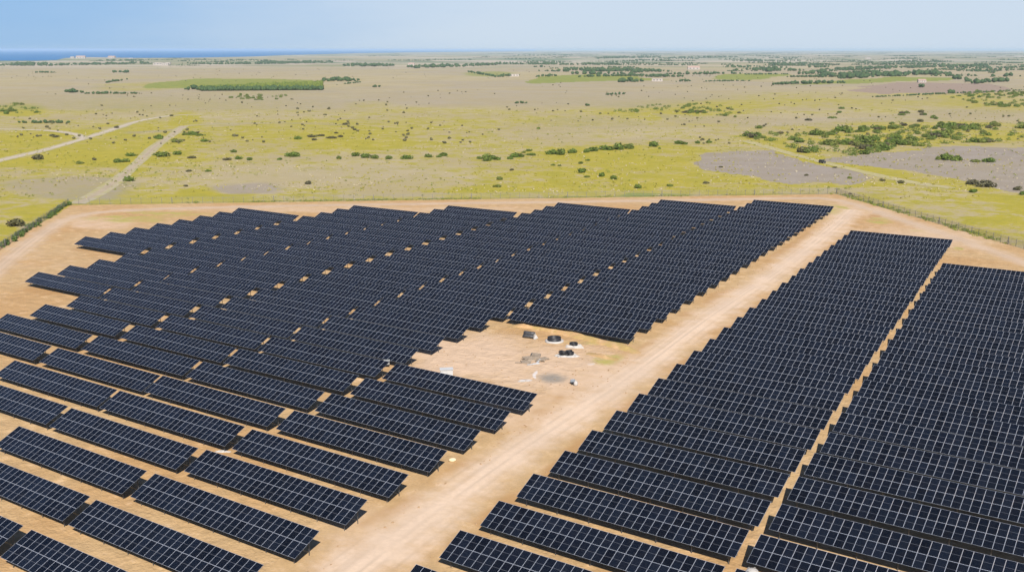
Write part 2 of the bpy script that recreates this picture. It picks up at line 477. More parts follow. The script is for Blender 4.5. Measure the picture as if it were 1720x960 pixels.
def site_layers(X, Y):
    """weeds, orange verge, grey stain, white spill and pale sand, wherever they lie inside the fence"""
    px, py = pix(X, Y)
    wx = fbm(X / 9, Y / 9, 3) - .5; wy = fbm(X / 9, Y / 9, 91) - .5
    qx, qy = px + wx * 22, py + wy * 9
    def ell(cx, cy, rx, ry, s=1.0, soft=.9):
        d = np.sqrt(((qx - cx) / rx) ** 2 + ((qy - cy) / ry) ** 2)
        return s * np.clip((1 + soft / 2 - d) / soft, 0, 1)
    lush_s = np.zeros_like(px); brown_s = np.zeros_like(px); grey = np.zeros_like(px); white = np.zeros_like(px)
    for e in [(1390, 352, 35, 7, .8), (1475, 370, 24, 4.5, .7), (215, 367, 70, 6, .55), (300, 362, 60, 4, .4), (1605, 416, 12, 3, .7), (270, 356, 60, 1.5, .9),
              (1025, 603, 28, 7, .65), (900, 548, 45, 4, .45), (1000, 575, 80, 5, .4), (465, 905, 30, 4, .6), (545, 862, 40, 4, .5), (1540, 384, 20, 3, .5), (780, 350, 10, 2, .5)]:
        lush_s = np.maximum(lush_s, ell(*e))
    for e in [(80, 487, 60, 9, .6), (165, 420, 60, 6, .6), (1100, 600, 40, 10, .5), (980, 745, 40, 12, .5), (930, 800, 30, 14, .5), (880, 600, 50, 10, .35), (800, 640, 40, 8, .4)]:
        brown_s = np.maximum(brown_s, ell(*e))
    grey = np.maximum(grey, ell(930, 636, 30, 8.5, .85, 1.3))
    for e in [(880, 639, 14, 3, .8), (897, 630, 5, 8, .7), (1000, 610, 14, 3, .55), (376, 757, 10, 2, .0), (893, 612, 20, 5, .45)]:
        white = np.maximum(white, ell(*e))
    uu = X + SKEW * Y
    side = lambda c, w: np.clip(1.3 - np.abs(uu - c) / w, 0, 1)
    vn = fbm(X * .12, Y * .12, 61, 3)
    verge = (side(-62.6, 2.8) * 1.0 + side(-75.6, 3.0) * .7) * np.clip((vn - .36) * 4, 0, 1) * (Y > 20) * (Y < 400)
    brown_s = np.maximum(brown_s, verge * .9)
    pale_s = np.zeros_like(px)
    for e in [(790, 600, 120, 40, .85), (930, 620, 150, 50, .7), (880, 690, 120, 40, .6), (60, 440, 130, 36, .25), (170, 375, 70, 12, .6), (20, 520, 60, 30, .15), (1520, 400, 160, 26, .55), (1430, 355, 120, 14, .5),
              (600, 352, 400, 7, .5), (1290, 350, 60, 8, .5), (640, 900, 120, 60, .5)]:
        pale_s = np.maximum(pale_s, ell(*e))
    return lush_s, brown_s, grey, white, pale_s

def build_ground():
    offs = [0.9, 1.3, 1.8, 2.4, 3.0, 3.7, 4.4, 5.2, 6.0]
    while offs[-1] < 1250: offs.append(offs[-1] + (0.8 if offs[-1] < 120 else 1.3 if offs[-1] < 350 else 2.2))
    radii = [HC / math.tan(PITCH + math.atan((o + 83 - 480) / FPX)) for o in offs][::-1]
    radii = [r for r in radii if r > 30]
    radii = np.array([4.0, 15.0] + radii)
    hd = math.degrees(AZ)
    ang = np.concatenate([np.arange(-180, -42, 6.0), np.arange(-42, 42, 0.095), np.arange(42, 180, 6.0)])
    ang = np.radians(ang + hd)
    A, Rr = np.meshgrid(ang, radii)
    X = (Rr * np.sin(A)).ravel(); Y = (Rr * np.cos(A)).ravel()
    na, nr = len(ang), len(radii)
    X = np.append(X, 0.0); Y = np.append(Y, 0.0)
    nv = len(X)
    i = np.arange(nr - 1)[:, None]; j = np.arange(na)[None, :]; j2 = (j + 1) % na
    quads = np.stack([i * na + j, (i + 1) * na + j, (i + 1) * na + j2, i * na + j2], -1).reshape(-1, 4)[:, ::-1]
    jj = np.arange(na)
    tris = np.stack([np.full(na, nv - 1), jj, (jj + 1) % na], -1)[:, ::-1]
    me = bpy.data.meshes.new('ground')
    me.vertices.add(nv)
    co = np.zeros((nv, 3), np.float32); co[:, 0] = X; co[:, 1] = Y
    me.vertices.foreach_set('co', co.ravel())
    loops = np.concatenate([quads.ravel(), tris.ravel()]).astype(np.int32)
    me.loops.add(len(loops)); me.loops.foreach_set('vertex_index', loops)
    starts = np.concatenate([np.arange(len(quads)) * 4, len(quads) * 4 + np.arange(len(tris)) * 3]).astype(np.int32)
    me.polygons.add(len(starts)); me.polygons.foreach_set('loop_start', starts)
    me.update(calc_edges=True)
    # land cover, described by where each patch lies on the ground
    rr = np.hypot(X, Y)
    px, py = pix(X, Y)
    # patch edges wander a little on the ground
    wsc = 1.0 / np.clip(rr * 0.10, 12, 900)
    lx = np.round(np.log2(wsc)); wsc = 2.0 ** lx
    wx = fbm(X * wsc, Y * wsc, 3) - .5; wy = fbm(X * wsc, Y * wsc, 91) - .5
    hgt = np.clip(py - 83, 0, 400)
    qx = px + wx * hgt * 0.35; qy = py + wy * hgt * 0.16
    ins = lambda *pts: inside(qx, qy, pts).astype(float)
    def ell(cx, cy, rx, ry, s=1.0, soft=.6):
        d = np.sqrt(((qx - cx) / rx) ** 2 + ((qy - cy) / ry) ** 2)
        return s * np.clip((1 + soft / 2 - d) / soft, 0, 1)
    def stripe(pts, half, s=1.0):
        return s * np.clip(1.4 - dist_line(qx, qy, pts, 3.0) / half, 0, 1)
    far = np.clip((190 - qy) / 40, 0, 1)
    grass = 0.60 - 0.47 * far
    grass = grass - np.clip((qx - 700) * (215 - qy) / 60000, 0, .1)
    for e in [(50, 250, 170, 30, .6), (230, 240, 120, 34, .35), (720, 222, 300, 32, .30), (480, 235, 170, 26, .25),
              (860, 322, 130, 13, .55), (1000, 300, 230, 38, .28), (1250, 312, 170, 14, .35), (318, 202, 26, 14, .6),
              (1050, 262, 140, 20, .25), (1600, 350, 150, 34, .10), (1690, 386, 70, 22, .32), (1650, 372, 60, 10, .3),
              (1150, 186, 150, 14, .40), (1420, 165, 230, 14, .40), (1500, 228, 240, 24, .30), (1690, 168, 110, 18, .45),
              (1100, 205, 170, 10, .2), (30, 182, 45, 11, .5), (155, 322, 60, 12, .30), (350, 322, 25, 10, .45), (60, 350, 70, 14, .3),
              (440, 332, 330, 4.5, .38), (1480, 312, 80, 8, .6), (620, 175, 40, 5, .3), (450, 150, 110, 8, .3), (620, 296, 300, 26, -.26), (1000, 225, 160, 16, -.25), (430, 300, 120, 20, -.15),
              (860, 240, 160, 14, -.15), (1250, 200, 200, 9, -.3), (440, 195, 380, 7, -.2), (230, 145, 85, 7, .55), (900, 345, 600, 6, .1)]:
        grass = grass + ell(*e)
    track_r = [(1270, 240), (1330, 258), (1420, 283), (1530, 306), (1620, 318), (1720, 345), (1800, 365)]
    grass = grass + stripe(track_r, 24, .85)
    grass = grass + stripe([(110, 346), (165, 325), (210, 298), (240, 270)], 22, .35)
    bare = np.zeros_like(px)
    bare += ins((1180, 264), (1300, 259), (1360, 270), (1420, 288), (1462, 305), (1440, 314), (1330, 308), (1250, 292), (1200, 276))
    bare += ins((1390, 268), (1560, 250), (1800, 252), (1800, 345), (1720, 330), (1640, 316), (1560, 298), (1470, 282))
    bare += ins((1100, 190), (1420, 200), (1800, 180), (1800, 200), (1400, 214), (1150, 208)) * .55
    for e in [(120, 308, 150, 17, .75), (430, 316, 70, 12, .85), (590, 290, 180, 20, .42), (250, 305, 60, 14, .3), (300, 172, 420, 18, .62), (900, 165, 420, 18, .62),
              (1150, 150, 300, 12, .5), (90, 212, 140, 6, .5), (260, 219, 60, 4, .7), (480, 209, 160, 4, .6), (330, 120, 420, 14, .5), (1000, 208, 120, 14, .55), (930, 225, 90, 10, .45),
              (1250, 262, 60, 8, .4), (560, 330, 60, 5, .5), (1650, 190, 140, 7, .6)]:
        bare = np.maximum(bare, ell(*e))
    bare = np.maximum(bare, .62 * np.clip((205 - qy) / 45, 0, 1) * np.clip(.35 + (fbm(X / 260, Y / 260, 29) - .3) * 2.2, 0, 1))
    lush = np.zeros_like(px)
    lush += ins((250, 141), (330, 132), (520, 133.5), (543, 139), (540, 147), (345, 147), (240, 147)) * .8
    lush += ins((882, 138), (905, 130), (985, 126), (1090, 129), (1130, 133), (1060, 136), (900, 141)) * .95
    lush += ins((1200, 131), (1215, 126), (1290, 124), (1330, 128), (1260, 135)) * .85
    lush += ins((1320, 143), (1440, 134), (1500, 129), (1610, 131), (1590, 137), (1450, 141)) * .95
    for e in [(1110, 328, 70, 7, .9), (1000, 330, 130, 5, .6), (640, 335, 90, 3, .4), (30, 180, 50, 8, .5), (880, 326, 60, 5, .4), (1150, 180, 120, 7, .3), (820, 124, 50, 6, .6), (1500, 232, 200, 14, .2)]:
        lush = np.maximum(lush, ell(*e))
    brown = ins((1420, 152), (1500, 141), (1660, 142), (1700, 150), (1620, 159), (1480, 161))
    farm = np.clip((118 - qy) / 14, 0, 1) * np.clip(.4 + (fbm(X / 1500, Y / 1500, 5) - .35) * 2.5, 0, 1)
    # site
    poly = [(p.x, p.y) for p in FENCE] + [(900.0, -400.0), (-700.0, -500.0)]
    ins_site = inside(X, Y, poly)
    dl = dist_line(X, Y, [(p.x, p.y) for p in FENCE])
    sd = np.where(ins_site, dl, -dl) - 1.0
    site = np.clip(.5 + sd / 7.0, 0, 1)
    lush_s, brown_s, grey, white, pale_s = site_layers(X, Y)
    inside_site = site > .5
    bare = np.where(inside_site, pale_s, bare * .82)
    lush = np.where(inside_site, lush_s, lush); brown = np.where(inside_site, brown_s, brown)
    for nm, layers in (('cover', (grass, lush, bare, site)), ('cover2', (brown, farm, grey, white))):
        at_ = me.attributes.new(nm, 'FLOAT_COLOR', 'POINT')
        d = np.stack([np.clip(x, 0, 1) for x in layers], -1).astype(np.float32)
        at_.data.foreach_set('color', d.ravel())
    me.materials.append(m_ground)
    o = link('ground', me)
    return tag(o, 'flat dry plain of grass and bare soil under the solar farm', 'ground', kind='structure')
build_ground()

# sea, far left
def build_sea():
    m, n, l, b = new_mat('sea_water')
    g = NG(n, l)
    nz = g.noise(g.mapped(g.pos(), (.0006, .0006, 0)), 1.0, 4)
    l.new(g.mix(nz, (0.004, 0.13, 0.33), (0.006, 0.16, 0.40)), b.inputs['Base Color'])
    b.inputs['Roughness'].default_value = .55; b.inputs['IOR'].default_value = 1.33
    coast = [(-500, 103), (-200, 102), (0, 102), (60, 102), (95, 101), (110, 97.5), (150, 96), (230, 97.5), (330, 97), (430, 95), (470, 93), (530, 91.5), (600, 89.6), (700, 88), (800, 87), (900, 86.2)]
    pts = [at(x, y, .6) for x, y in coast]
    bm = bmesh.new()
    near = [bm.verts.new(p) for p in pts]
    fr = [bm.verts.new(Vector((p.x, p.y, 0)).normalized() * 118000 + Vector((0, 0, .6))) for p in pts]
    for i in range(len(pts) - 1): bm.faces.new((near[i], near[i + 1], fr[i + 1], fr[i]))
    me = bpy.data.meshes.new('sea'); bm.normal_update(); bm.to_mesh(me); bm.free(); me.materials.append(m)
    tag(link('sea', me), 'blue sea along the horizon on the left', 'sea', kind='structure')
build_sea()

# ------------------------------------------------------------------ roads and tracks
def smooth_line(pts, step):
    P = [Vector(p) for p in pts]
    P = [P[0] * 2 - P[1]] + P + [P[-1] * 2 - P[-2]]
    out = []
    for i in range(1, len(P) - 2):
        n_ = max(2, int((P[i + 1] - P[i]).length / step))
        for k in range(n_):
            t = k / n_
            a, b_, c, d = P[i - 1], P[i], P[i + 1], P[i + 2]
            out.append(.5 * ((2 * b_) + (c - a) * t + (2 * a - 5 * b_ + 4 * c - d) * t * t + (3 * b_ - a - 3 * c + d) * t ** 3))
    out.append(P[-2])
    return out

def strip(name, pts, half, mat, z, label, step=4.0, cat='road', rut=.9):
    line = smooth_line([Vector((p.x, p.y, 0)) for p in pts], step)
    K = 45
    v, f, ac, ru = [], [], [], []
    for i, p in enumerate(line):
        t = (line[min(i + 1, len(line) - 1)] - line[max(i - 1, 0)]).normalized()
        nrm = Vector((-t.y, t.x, 0))
        for k in range(K):
            s = 2 * k / (K - 1) - 1
            w = half * (1 + .12 * math.sin(i * .37) * abs(s))
            q = p + nrm * s * w
            v.append((q.x, q.y, z)); ac.append(1 - abs(s) if 0 < k < K - 1 else -.6)
            off_ = s * half
            ru.append(max(max(0, 1 - abs(abs(off_ - c_ - .9 * math.sin(i * fq_ + ph_)) - rut) / .42) for c_, fq_, ph_ in ((0, .05, 0), (half * .22, .031, 2), (-half * .26, .041, 4))))
    for i in range(len(line) - 1):
        for k in range(K - 1):
            a = i * K + k
            f.append((a, a + 1, a + K + 1, a + K))
    me = bpy.data.meshes.new(name); me.from_pydata(v, [], f)
    for nm, d in (('across', ac), ('rut', ru)):
        at_ = me.attributes.new(nm, 'FLOAT', 'POINT'); at_.data.foreach_set('value', d)
    V_ = np.array(v)
    lu_, br_, gy_, wh_, pa_ = site_layers(V_[:, 0], V_[:, 1])
    for nm, ly in (('cover', (lu_ * 0, lu_, pa_, lu_ * 0 + 1)), ('cover2', (br_, lu_ * 0, gy_, wh_))):
        at_ = me.attributes.new(nm, 'FLOAT_COLOR', 'POINT'); at_.data.foreach_set('color', np.clip(np.stack(ly, -1), 0, 1).astype(np.float32).ravel())
    me.materials.append(mat); me.update()
    if me.polygons[0].normal.z < 0: me.flip_normals()
    return tag(link(name, me), label, cat, kind='structure')

strip('dirt_road', poly_px((470, 1060), (610, 945), (745, 845), (874, 754), (1010, 665), (1105, 598), (1190, 534), (1308, 453), (1392, 388), (1432, 352)), 8.6, m_road, .012,
      'pale dirt road running between the solar strips')
strip('perimeter_track', poly_px((-250, 640), (-40, 480), (60, 400), (120, 366), (200, 354), (420, 347), (760, 341.5), (1100, 337), (1330, 333), (1405, 336), (1480, 358), (1600, 398), (1740, 447), (1900, 500)), 7.5, m_ptrack, .008,
      'dirt track along the inside of the fence', 6)
strip('country_track', poly_px((-60, 284), (0, 269), (70, 253), (140, 233), (190, 217), (235, 203), (290, 194), (340, 192)), 4.5, m_track, .05, 'pale country track crossing the dry grass on the left', 12, rut=1.2)
strip('side_track', poly_px((-60, 216), (30, 217.5), (90, 220), (128, 226), (140, 233)), 4.5, m_track, .06, 'pale side track joining the country track', 12, rut=1.2)
strip('footpath', poly_px((128, 342), (158, 328), (200, 300), (235, 270), (262, 245), (290, 226), (306, 214), (330, 210), (480, 205)), 3.6, m_path, .04, 'pale worn path leading away from the fence corner', 10, rut=1.2)
strip('grassy_track', poly_px((1250, 236), (1300, 250), (1350, 264), (1430, 284), (1530, 306), (1600, 316)), 3.2, m_track2, .05, 'yellowish grassy track running up to the scrub', 10, rut=1.2)

# ------------------------------------------------------------------ solar tables
MW, MH, GAP = 1.134, 2.278, 0.02
NCOL = 27
TILT, H0 = R(23.861), 1.35
TW, TL = NCOL * MW + (NCOL - 1) * GAP, 2 * MH + GAP
CT, ST = math.cos(TILT), math.sin(TILT)

def panel_mesh(w, h, fr=0.021, d=0.035, inset=0.003):
    m = MB()
    m.quad([(fr, fr, -inset), (w - fr, fr, -inset), (w - fr, h - fr, -inset), (fr, h - fr, -inset)], 0)
    o = [(0, 0), (w, 0), (w, h), (0, h)]; i_ = [(fr, fr), (w - fr, fr), (w - fr, h - fr), (fr, h - fr)]
    for k in range(4):
        k2 = (k + 1) % 4
        m.quad([(*o[k], 0), (*o[k2], 0), (*i_[k2], 0), (*i_[k], 0)], 1)
        m.quad([(*i_[k], 0), (*i_[k2], 0), (*i_[k2], -inset), (*i_[k], -inset)], 1)
        m.quad([(*o[k2], 0), (*o[k], 0), (*o[k], -d), (*o[k2], -d)], 2)
    m.quad([(0, 0, -d), (0, h, -d), (w, h, -d), (w, 0, -d)], 2)
    return m

pm = panel_mesh(MW, MH)
me_panel = pm.mesh('solar_panel', [m_glass, m_alu, m_back])
uvl = me_panel.uv_layers.new(name='uv')
for k, c in enumerate([(0, 0), (1, 0), (1, 1), (0, 1)]): uvl.data[me_panel.polygons[0].loop_start + k].uv = c

def row_mesh():
    big = MB(); glass = []
    for c in range(NCOL):
        m = panel_mesh(MW, MH); x0 = c * (MW + GAP); b = len(big.v)
        glass.append(len(big.f))
        big.v += [(x + x0, y, z) for x, y, z in m.v]
        big.f += [tuple(b + i for i in f) for f in m.f]; big.m += m.m
    me = big.mesh('panel_row', [m_glass_row, m_alu, m_back])
    uv = me.uv_layers.new(name='uv')
    for fi in glass:
        for k, c in enumerate([(0, 0), (1, 0), (1, 1), (0, 1)]): uv.data[me.polygons[fi].loop_start + k].uv = c
    at_ = me.attributes.new('rand', 'FLOAT', 'FACE')
    per = len(big.f) // NCOL
    at_.data.foreach_set('value', [v for c in range(NCOL) for v in [random.random()] * per])
    return me
me_row = row_mesh()

def zt(y): return H0 + y * ST / CT - 0.06          # underside of the tilted deck above y
POSTX = [1.1 + i * (TW - 2.2) / 6 for i in range(7)]
YF, YR = 0.85, 3.35
def frame_mb(m=None):
    m = m or MB()
    for s in (0.45, 1.85, 2.75, 4.15):            # purlins along the table
        y, z = s * CT, H0 + s * ST - .075
        m.box((TW / 2, y, z), (TW - .1, .05, .07), 0)
    for x in POSTX:                               # rafters
        m.beam((x, .2, zt(.2) - .10), (x, TL * CT - .2, zt(TL * CT - .2) - .10), .06, .09)
    return m
me_frame = frame_mb().mesh('support_frame', [m_steel])
def post_mesh(y):
    m = MB(); h = zt(y) - .13 + .25
    m.box((0, 0, h / 2 - .25), (.09, .012, h)); m.box((-.04, .03, h / 2 - .25), (.012, .06, h)); m.box((.04, .03, h / 2 - .25), (.012, .06, h))
    return m.mesh('post', [m_steel])
me_postf, me_postr = post_mesh(YF), post_mesh(YR)
far = frame_mb()
for x in POSTX:
    for y in (YF, YR):
        h = zt(y) - .13 + .25
        far.box((x, y, h / 2 - .25), (.09, .06, h))
me_frame_far = far.mesh('support_frame', [m_steel])

def near_table():
    root = empty('solar_table')
    for j in range(2):
        for c in range(NCOL):
            s = j * (MH + GAP)
            link('solar_panel', me_panel, root, (c * (MW + GAP), s * CT, H0 + s * ST), (TILT, 0, 0))
    link('support_frame', me_frame, root)
    for x in POSTX:
        link('post', me_postf, root, (x, YF, 0)); link('post', me_postr, root, (x, YR, 0))
    return root

def far_table():
    root = empty('solar_table')
    for j in range(2):
        s = j * (MH + GAP)
        link('panel_row', me_row, root, (0, s * CT, H0 + s * ST), (TILT, 0, 0))
    link('support_frame', me_frame_far, root)
    return root

def copy_tree(o):
    c = o.copy(); COL.objects.link(c)
    for ch in o.children:
        d = ch.copy(); COL.objects.link(d); d.parent = c
    return c

ROW0, PITCHY = 113.45, 9.765         # far edge of row 0, row spacing, sideways drift of the strips
STRIPS = [  # left end (u), first row, last row, words for the label
    (-107.40, -5, 3, 'strip left of road before clearing', 'front'),
    (-107.90, 8, 28, 'strip left of road beyond clearing', 'front'),
    (-140.25, -5, 26, 'second strip left of the road', ''),
    (-172.12, -2, 23, 'third strip left of the road', ''),
    (-205.20, 0, 20, 'fourth strip left of the road', ''),
    (-237.00, 4, 18, 'fifth strip left of the road', ''),
    (-270.00, 8, 15, 'short outermost strip by left fence', ''),
    (-61.20, -4, 23, 'first strip right of the road', ''),
    (-28.65, -2, 19, 'strip along the right picture edge', ''),
]
proto_n = proto_f = None
GRP = 'tables of solar panels in long rows'
for u0, r0, r1, where, _ in STRIPS:
    for r in range(r0, r1 + 1):
        yf = ROW0 + PITCHY * r
        x = u0 - SKEW * yf
        near = r <= 3
        if near:
            if proto_n is None: o = proto_n = near_table()
            else: o = copy_tree(proto_n)
        else:
            if proto_f is None: o = proto_f = far_table()
            else: o = copy_tree(proto_f)
        o.location = (x + random.uniform(-.12, .12), yf - TL * CT + random.uniform(-.08, .08), 
                      .22 * float(fbm(np.array([x / 60.]), np.array([yf / 60.]), 71)[0] - .5) + random.uniform(-.05, .05))
        o.rotation_euler = (R(random.uniform(-.45, .45)), R(random.uniform(-.2, .2)), R(random.uniform(-.12, .12)))
        k = r - r0 + 1
        cnt = r1 - r0 + 1
        od = 'nearest one' if k == 1 else 'farthest one' if k == cnt else ordinal(k) + ' from near end'
        tag(o, f'dark solar table, {od}, {where}', 'solar table', GRP)

# ------------------------------------------------------------------ fences
def fence(a, b_, label, spacing=3.0, h=2.1, wire_step=.22):
    a, b_ = Vector((a.x, a.y, 0)), Vector((b_.x, b_.y, 0))
    root = empty('wire_fence', a, math.atan2(b_.y - a.y, b_.x - a.x))
    Lf = (b_ - a).length
    n_ = max(2, round(Lf / spacing))
    mp = MB(); mp.box((0, 0, h / 2 + .05), (.11, .11, h + .3)); mp.beam((0, 0, h + .18), (0, .32, h + .48), .07)
    mep = mp.mesh('post', [m_post])
    mpt = MB(); mpt.box((0, 0, h / 2 + .1), (.24, .24, h + .5)); mpt.beam((.06, 0, h * .7), (1.2, 0, .0), .06); mpt.beam((-.06, 0, h * .7), (-1.2, 0, .0), .06)
    mept = mpt.mesh('post', [m_post])
    for i in range(n_ + 1):
        link('post', mept if i % 10 == 0 else mep, root, (Lf * i / n_, 0, 0))
    m = MB()
    z = .1
    while z < h:
        m.box((Lf / 2, .05, z), (Lf, .018, .018)); z += wire_step
    m.box((Lf / 2, .05, h), (Lf, .06, .06))
    for k in range(3): m.box((Lf / 2, .12 + .1 * k, h + .25 + .1 * k), (Lf, .015, .015))
    x = 0
    while x < Lf:
        m.box((x, .05, h / 2 + .05), (.018, .018, h - .1)); x += .3
    link('wire_mesh', m.mesh('wire_mesh', [m_wire]), root)
    return tag(root, label, 'fence', 'wire fence runs around the site')
fence(FENCE[0], FENCE[2], 'wire fence overgrown with green creeper on the left side', 4)
fence(FENCE[2], FENCE[3], 'long wire fence with thin posts along the back of the site', 4)
fence(FENCE[3], FENCE[5], 'wire fence with dark posts and weeds on the right side', 4)

# ------------------------------------------------------------------ plants
def leaf_mesh(name, blobs, nleaf, size, mat, stems=True):
    """leaf-sized faces through the volume of several lumps"""
    wts = np.array([bx[3] * bx[4] * bx[5] for bx in blobs]); wts = wts / wts.sum()
    idx = rng.choice(len(blobs), nleaf, p=wts)
    B = np.array(blobs)[idx]
    d = rng.normal(size=(nleaf, 3)); d /= np.linalg.norm(d, axis=1)[:, None]
    rad = rng.uniform(.45, 1.18, nleaf) ** .7
    c = B[:, :3] + d * rad[:, None] * B[:, 3:6]
    c[:, 2] = np.maximum(c[:, 2], size * .25)
    nn = d + rng.normal(size=(nleaf, 3)) * .7; nn /= np.linalg.norm(nn, axis=1)[:, None]
    t = np.cross(nn, rng.normal(size=(nleaf, 3))); t /= np.linalg.norm(t, axis=1)[:, None]
    bt = np.cross(nn, t)
    s = (size * rng.uniform(.6, 1.3, nleaf))[:, None]
    V = np.stack([c - t * s * .5 - bt * s * .35, c + t * s * .5 - bt * s * .4, c + t * s * .35 + bt * s * .45, c - t * s * .45 + bt * s * .3], 1).reshape(-1, 3)
    me = bpy.data.meshes.new(name)
    me.vertices.add(len(V)); me.vertices.foreach_set('co', V.ravel().astype(np.float32))
    me.loops.add(nleaf * 4); me.loops.foreach_set('vertex_index', np.arange(nleaf * 4, dtype=np.int32))
    me.polygons.add(nleaf); me.polygons.foreach_set('loop_start', (np.arange(nleaf) * 4).astype(np.int32))
    at_ = me.attributes.new('rand', 'FLOAT', 'FACE'); at_.data.foreach_set('value', rng.uniform(0, 1, nleaf).astype(np.float32))
    me.materials.append(mat); me.update(calc_edges=True)
    return me

def shrub_template(kind, mat):
    bl = []
    k = random.randint(4, 7)
    for i in range(k):                           # unit shrub: about 1 m half-width
        a = random.uniform(0, 6.28); r = random.uniform(0, .62)
        q = random.uniform(.28, .5)
        bl.append((r * math.cos(a), r * math.sin(a), q * random.uniform(.5, 1.0), q, q, q * random.uniform(.7, 1.0)))
    return leaf_mesh('crown', bl, 420, .17, mat)
def stem_mesh():
    m = MB()
    for i in range(5):
        a = i * 1.26 + random.uniform(-.3, .3)
        m.beam((.04 * math.cos(a), .04 * math.sin(a), -.05), (.35 * math.cos(a), .35 * math.sin(a), .5), .05)
    return m.mesh('stem', [m_bark])
STEM = stem_mesh()
TPL = {'green': [shrub_template('g', m_leaf) for _ in range(6)],
       'dry': [shrub_template('d', m_leaf_dry) for _ in range(5)],
       'lime': [shrub_template('l', m_leaf_lime) for _ in range(4)]}
WORD = {'green': ['dark green shrub', 'dense green shrub', 'rounded green bush'], 'dry': ['brownish dry shrub', 'dull grey-brown bush'], 'lime': ['pale green bush', 'light green low shrub']}

bush_specs = []       # (px, py, width_px, kind, area)
NAMED = [  # the ones that stand out, with their own places
    (217, 304, 22, 'green', 'beside the pale worn path'), (197, 273, 22, 'green', 'beside the pale worn path'), (212, 272, 18, 'lime', 'beside the pale worn path'),
    (222, 262, 17, 'green', 'beside the pale worn path'), (270, 263, 24, 'green', 'beside the pale worn path'), (265, 233, 20, 'green', 'beside the pale worn path'),
    (298, 239, 20, 'lime', 'beside the pale worn path'), (260, 261, 10, 'lime', 'beside the pale worn path'), (300, 260, 14, 'green', 'beside the pale worn path'),
    (22, 380, 34, 'dry', 'outside the overgrown left fence'), (60, 268, 24, 'dry', 'near the country track'), (158, 269, 9, 'dry', 'near the country track'), (135, 275, 14, 'lime', 'near the country track'),
    (318, 227, 22, 'green', 'in grass right of the worn path'), (338, 228, 14, 'green', 'in grass right of the worn path'), (345, 238, 14, 'green', 'in grass right of the worn path'), (320, 266, 14, 'dry', 'in grass right of the worn path'),
    (393, 256, 17, 'green', 'in grass right of the worn path'), (400, 267, 15, 'green', 'in grass right of the worn path'), (382, 269, 14, 'dry', 'in grass right of the worn path'), (421, 269, 12, 'green', 'in grass right of the worn path'),
    (470, 268, 14, 'green', 'in grass right of the worn path'), (490, 263, 24, 'green', 'in grass right of the worn path'), (318, 288, 11, 'dry', 'in grass right of the worn path'), (350, 288, 11, 'green', 'in grass right of the worn path'),
    (312, 313, 9, 'dry', 'in grass right of the worn path'), (517, 309, 15, 'dry', 'in grass right of the worn path'),
]
LINE = [(570, 267, 16), (600, 262, 20), (612, 265, 18), (630, 266, 19), (652, 267, 19), (683, 267, 22), (720, 264, 16), (746, 262, 20), (738, 264, 10), (818, 270, 26), (830, 268, 26), (806, 267, 12),
        (857, 267, 16), (870, 264, 24), (891, 261, 16), (888, 254, 12), (925, 259, 22), (940, 260, 24), (960, 257, 22), (985, 256, 16), (1000, 254, 22), (1020, 252, 24), (1040, 251, 26), (1056, 250, 20),
        (1097, 246, 24), (1145, 242, 24), (1172, 241, 14), (1190, 240, 14), (1108, 250, 8)]
for x, y, w in LINE: NAMED.append((x, y, w, 'green', 'in the loose line of bushes across the middle'))
for x, y, w, k in [(975, 290, 18, 'green'), (1012, 296, 16, 'green'), (1030, 301, 18, 'green'), (930, 278, 10, 'lime'), (940, 279, 8, 'lime'), (838, 302, 14, 'lime'), (835, 314, 17, 'lime'), (860, 286, 10, 'dry'), (988, 270, 10, 'green'),
                   (977, 275, 12, 'green'), (985, 298, 12, 'lime'), (1072, 316, 17, 'green'), (1124, 313, 12, 'lime'), (1185, 308, 12, 'dry'), (1210, 281, 9, 'dry'), (880, 257, 9, 'lime')]:
    NAMED.append((x, y, w, k, 'in the green grass behind the back fence'))
for x, y, w, k in [(1588, 268, 30, 'green'), (1606, 269, 26, 'green'), (1659, 272, 22, 'green'), (1640, 272, 16, 'lime'), (1634, 310, 24, 'dry'), (1660, 314, 26, 'dry'), (1708, 319, 16, 'dry'), (1632, 323, 16, 'green'), (1718, 327, 14, 'green'),
                   (1482, 304, 10, 'dry'), (1515, 308, 14, 'dry'), (1402, 282, 8, 'dry'), (1428, 300, 9, 'lime'), (1355, 295, 8, 'dry'), (1428, 326, 7, 'dry'), (1576, 268, 14, 'lime')]:
    NAMED.append((x, y, w, k, 'on the bare ground by the grassy track'))

def in_poly(x, y, poly): return bool(inside(np.array([x]), np.array([y]), poly)[0])
SCATTER = [  # polygon, count, size range (px at y=230), mix, words
    ([(1228, 230), (1290, 240), (1350, 258), (1440, 262), (1560, 246), (1720, 236), (1725, 208), (1500, 213), (1400, 220), (1300, 224)], 96, (12, 24), 'ggggld', 'in the scrub belt right of the plain'),
    ([(1010, 190), (1080, 178), (1190, 172), (1240, 186), (1240, 198), (1120, 190)], 28, (9, 16), 'ggld', 'in the far scrub patch at middle right'),
    ([(1590, 165), (1640, 152), (1725, 155), (1725, 182), (1650, 178)], 26, (11, 20), 'ggl', 'in the scrub at the far right edge'),
    ([(0, 192), (0, 172), (40, 176), (70, 190)], 12, (9, 16), 'lg', 'in the low scrub at the far left edge'),
    ([(1240, 225), (1240, 180), (1725, 185), (1725, 206)], 22, (9, 16), 'dg', 'on the grey plain above the scrub belt'),
    ([(380, 168), (380, 159), (480, 160), (480, 169)], 14, (9, 14), 'ggl', 'below the bright green plantation'),
    ([(0, 240), (0, 188), (300, 180), (980, 180), (980, 235), (400, 245), (330, 222), (150, 228)], 18, (8, 14), 'ddg', 'scattered on the open plain at left'),
]
KM = {'g': 'green', 'l': 'lime', 'd': 'dry'}
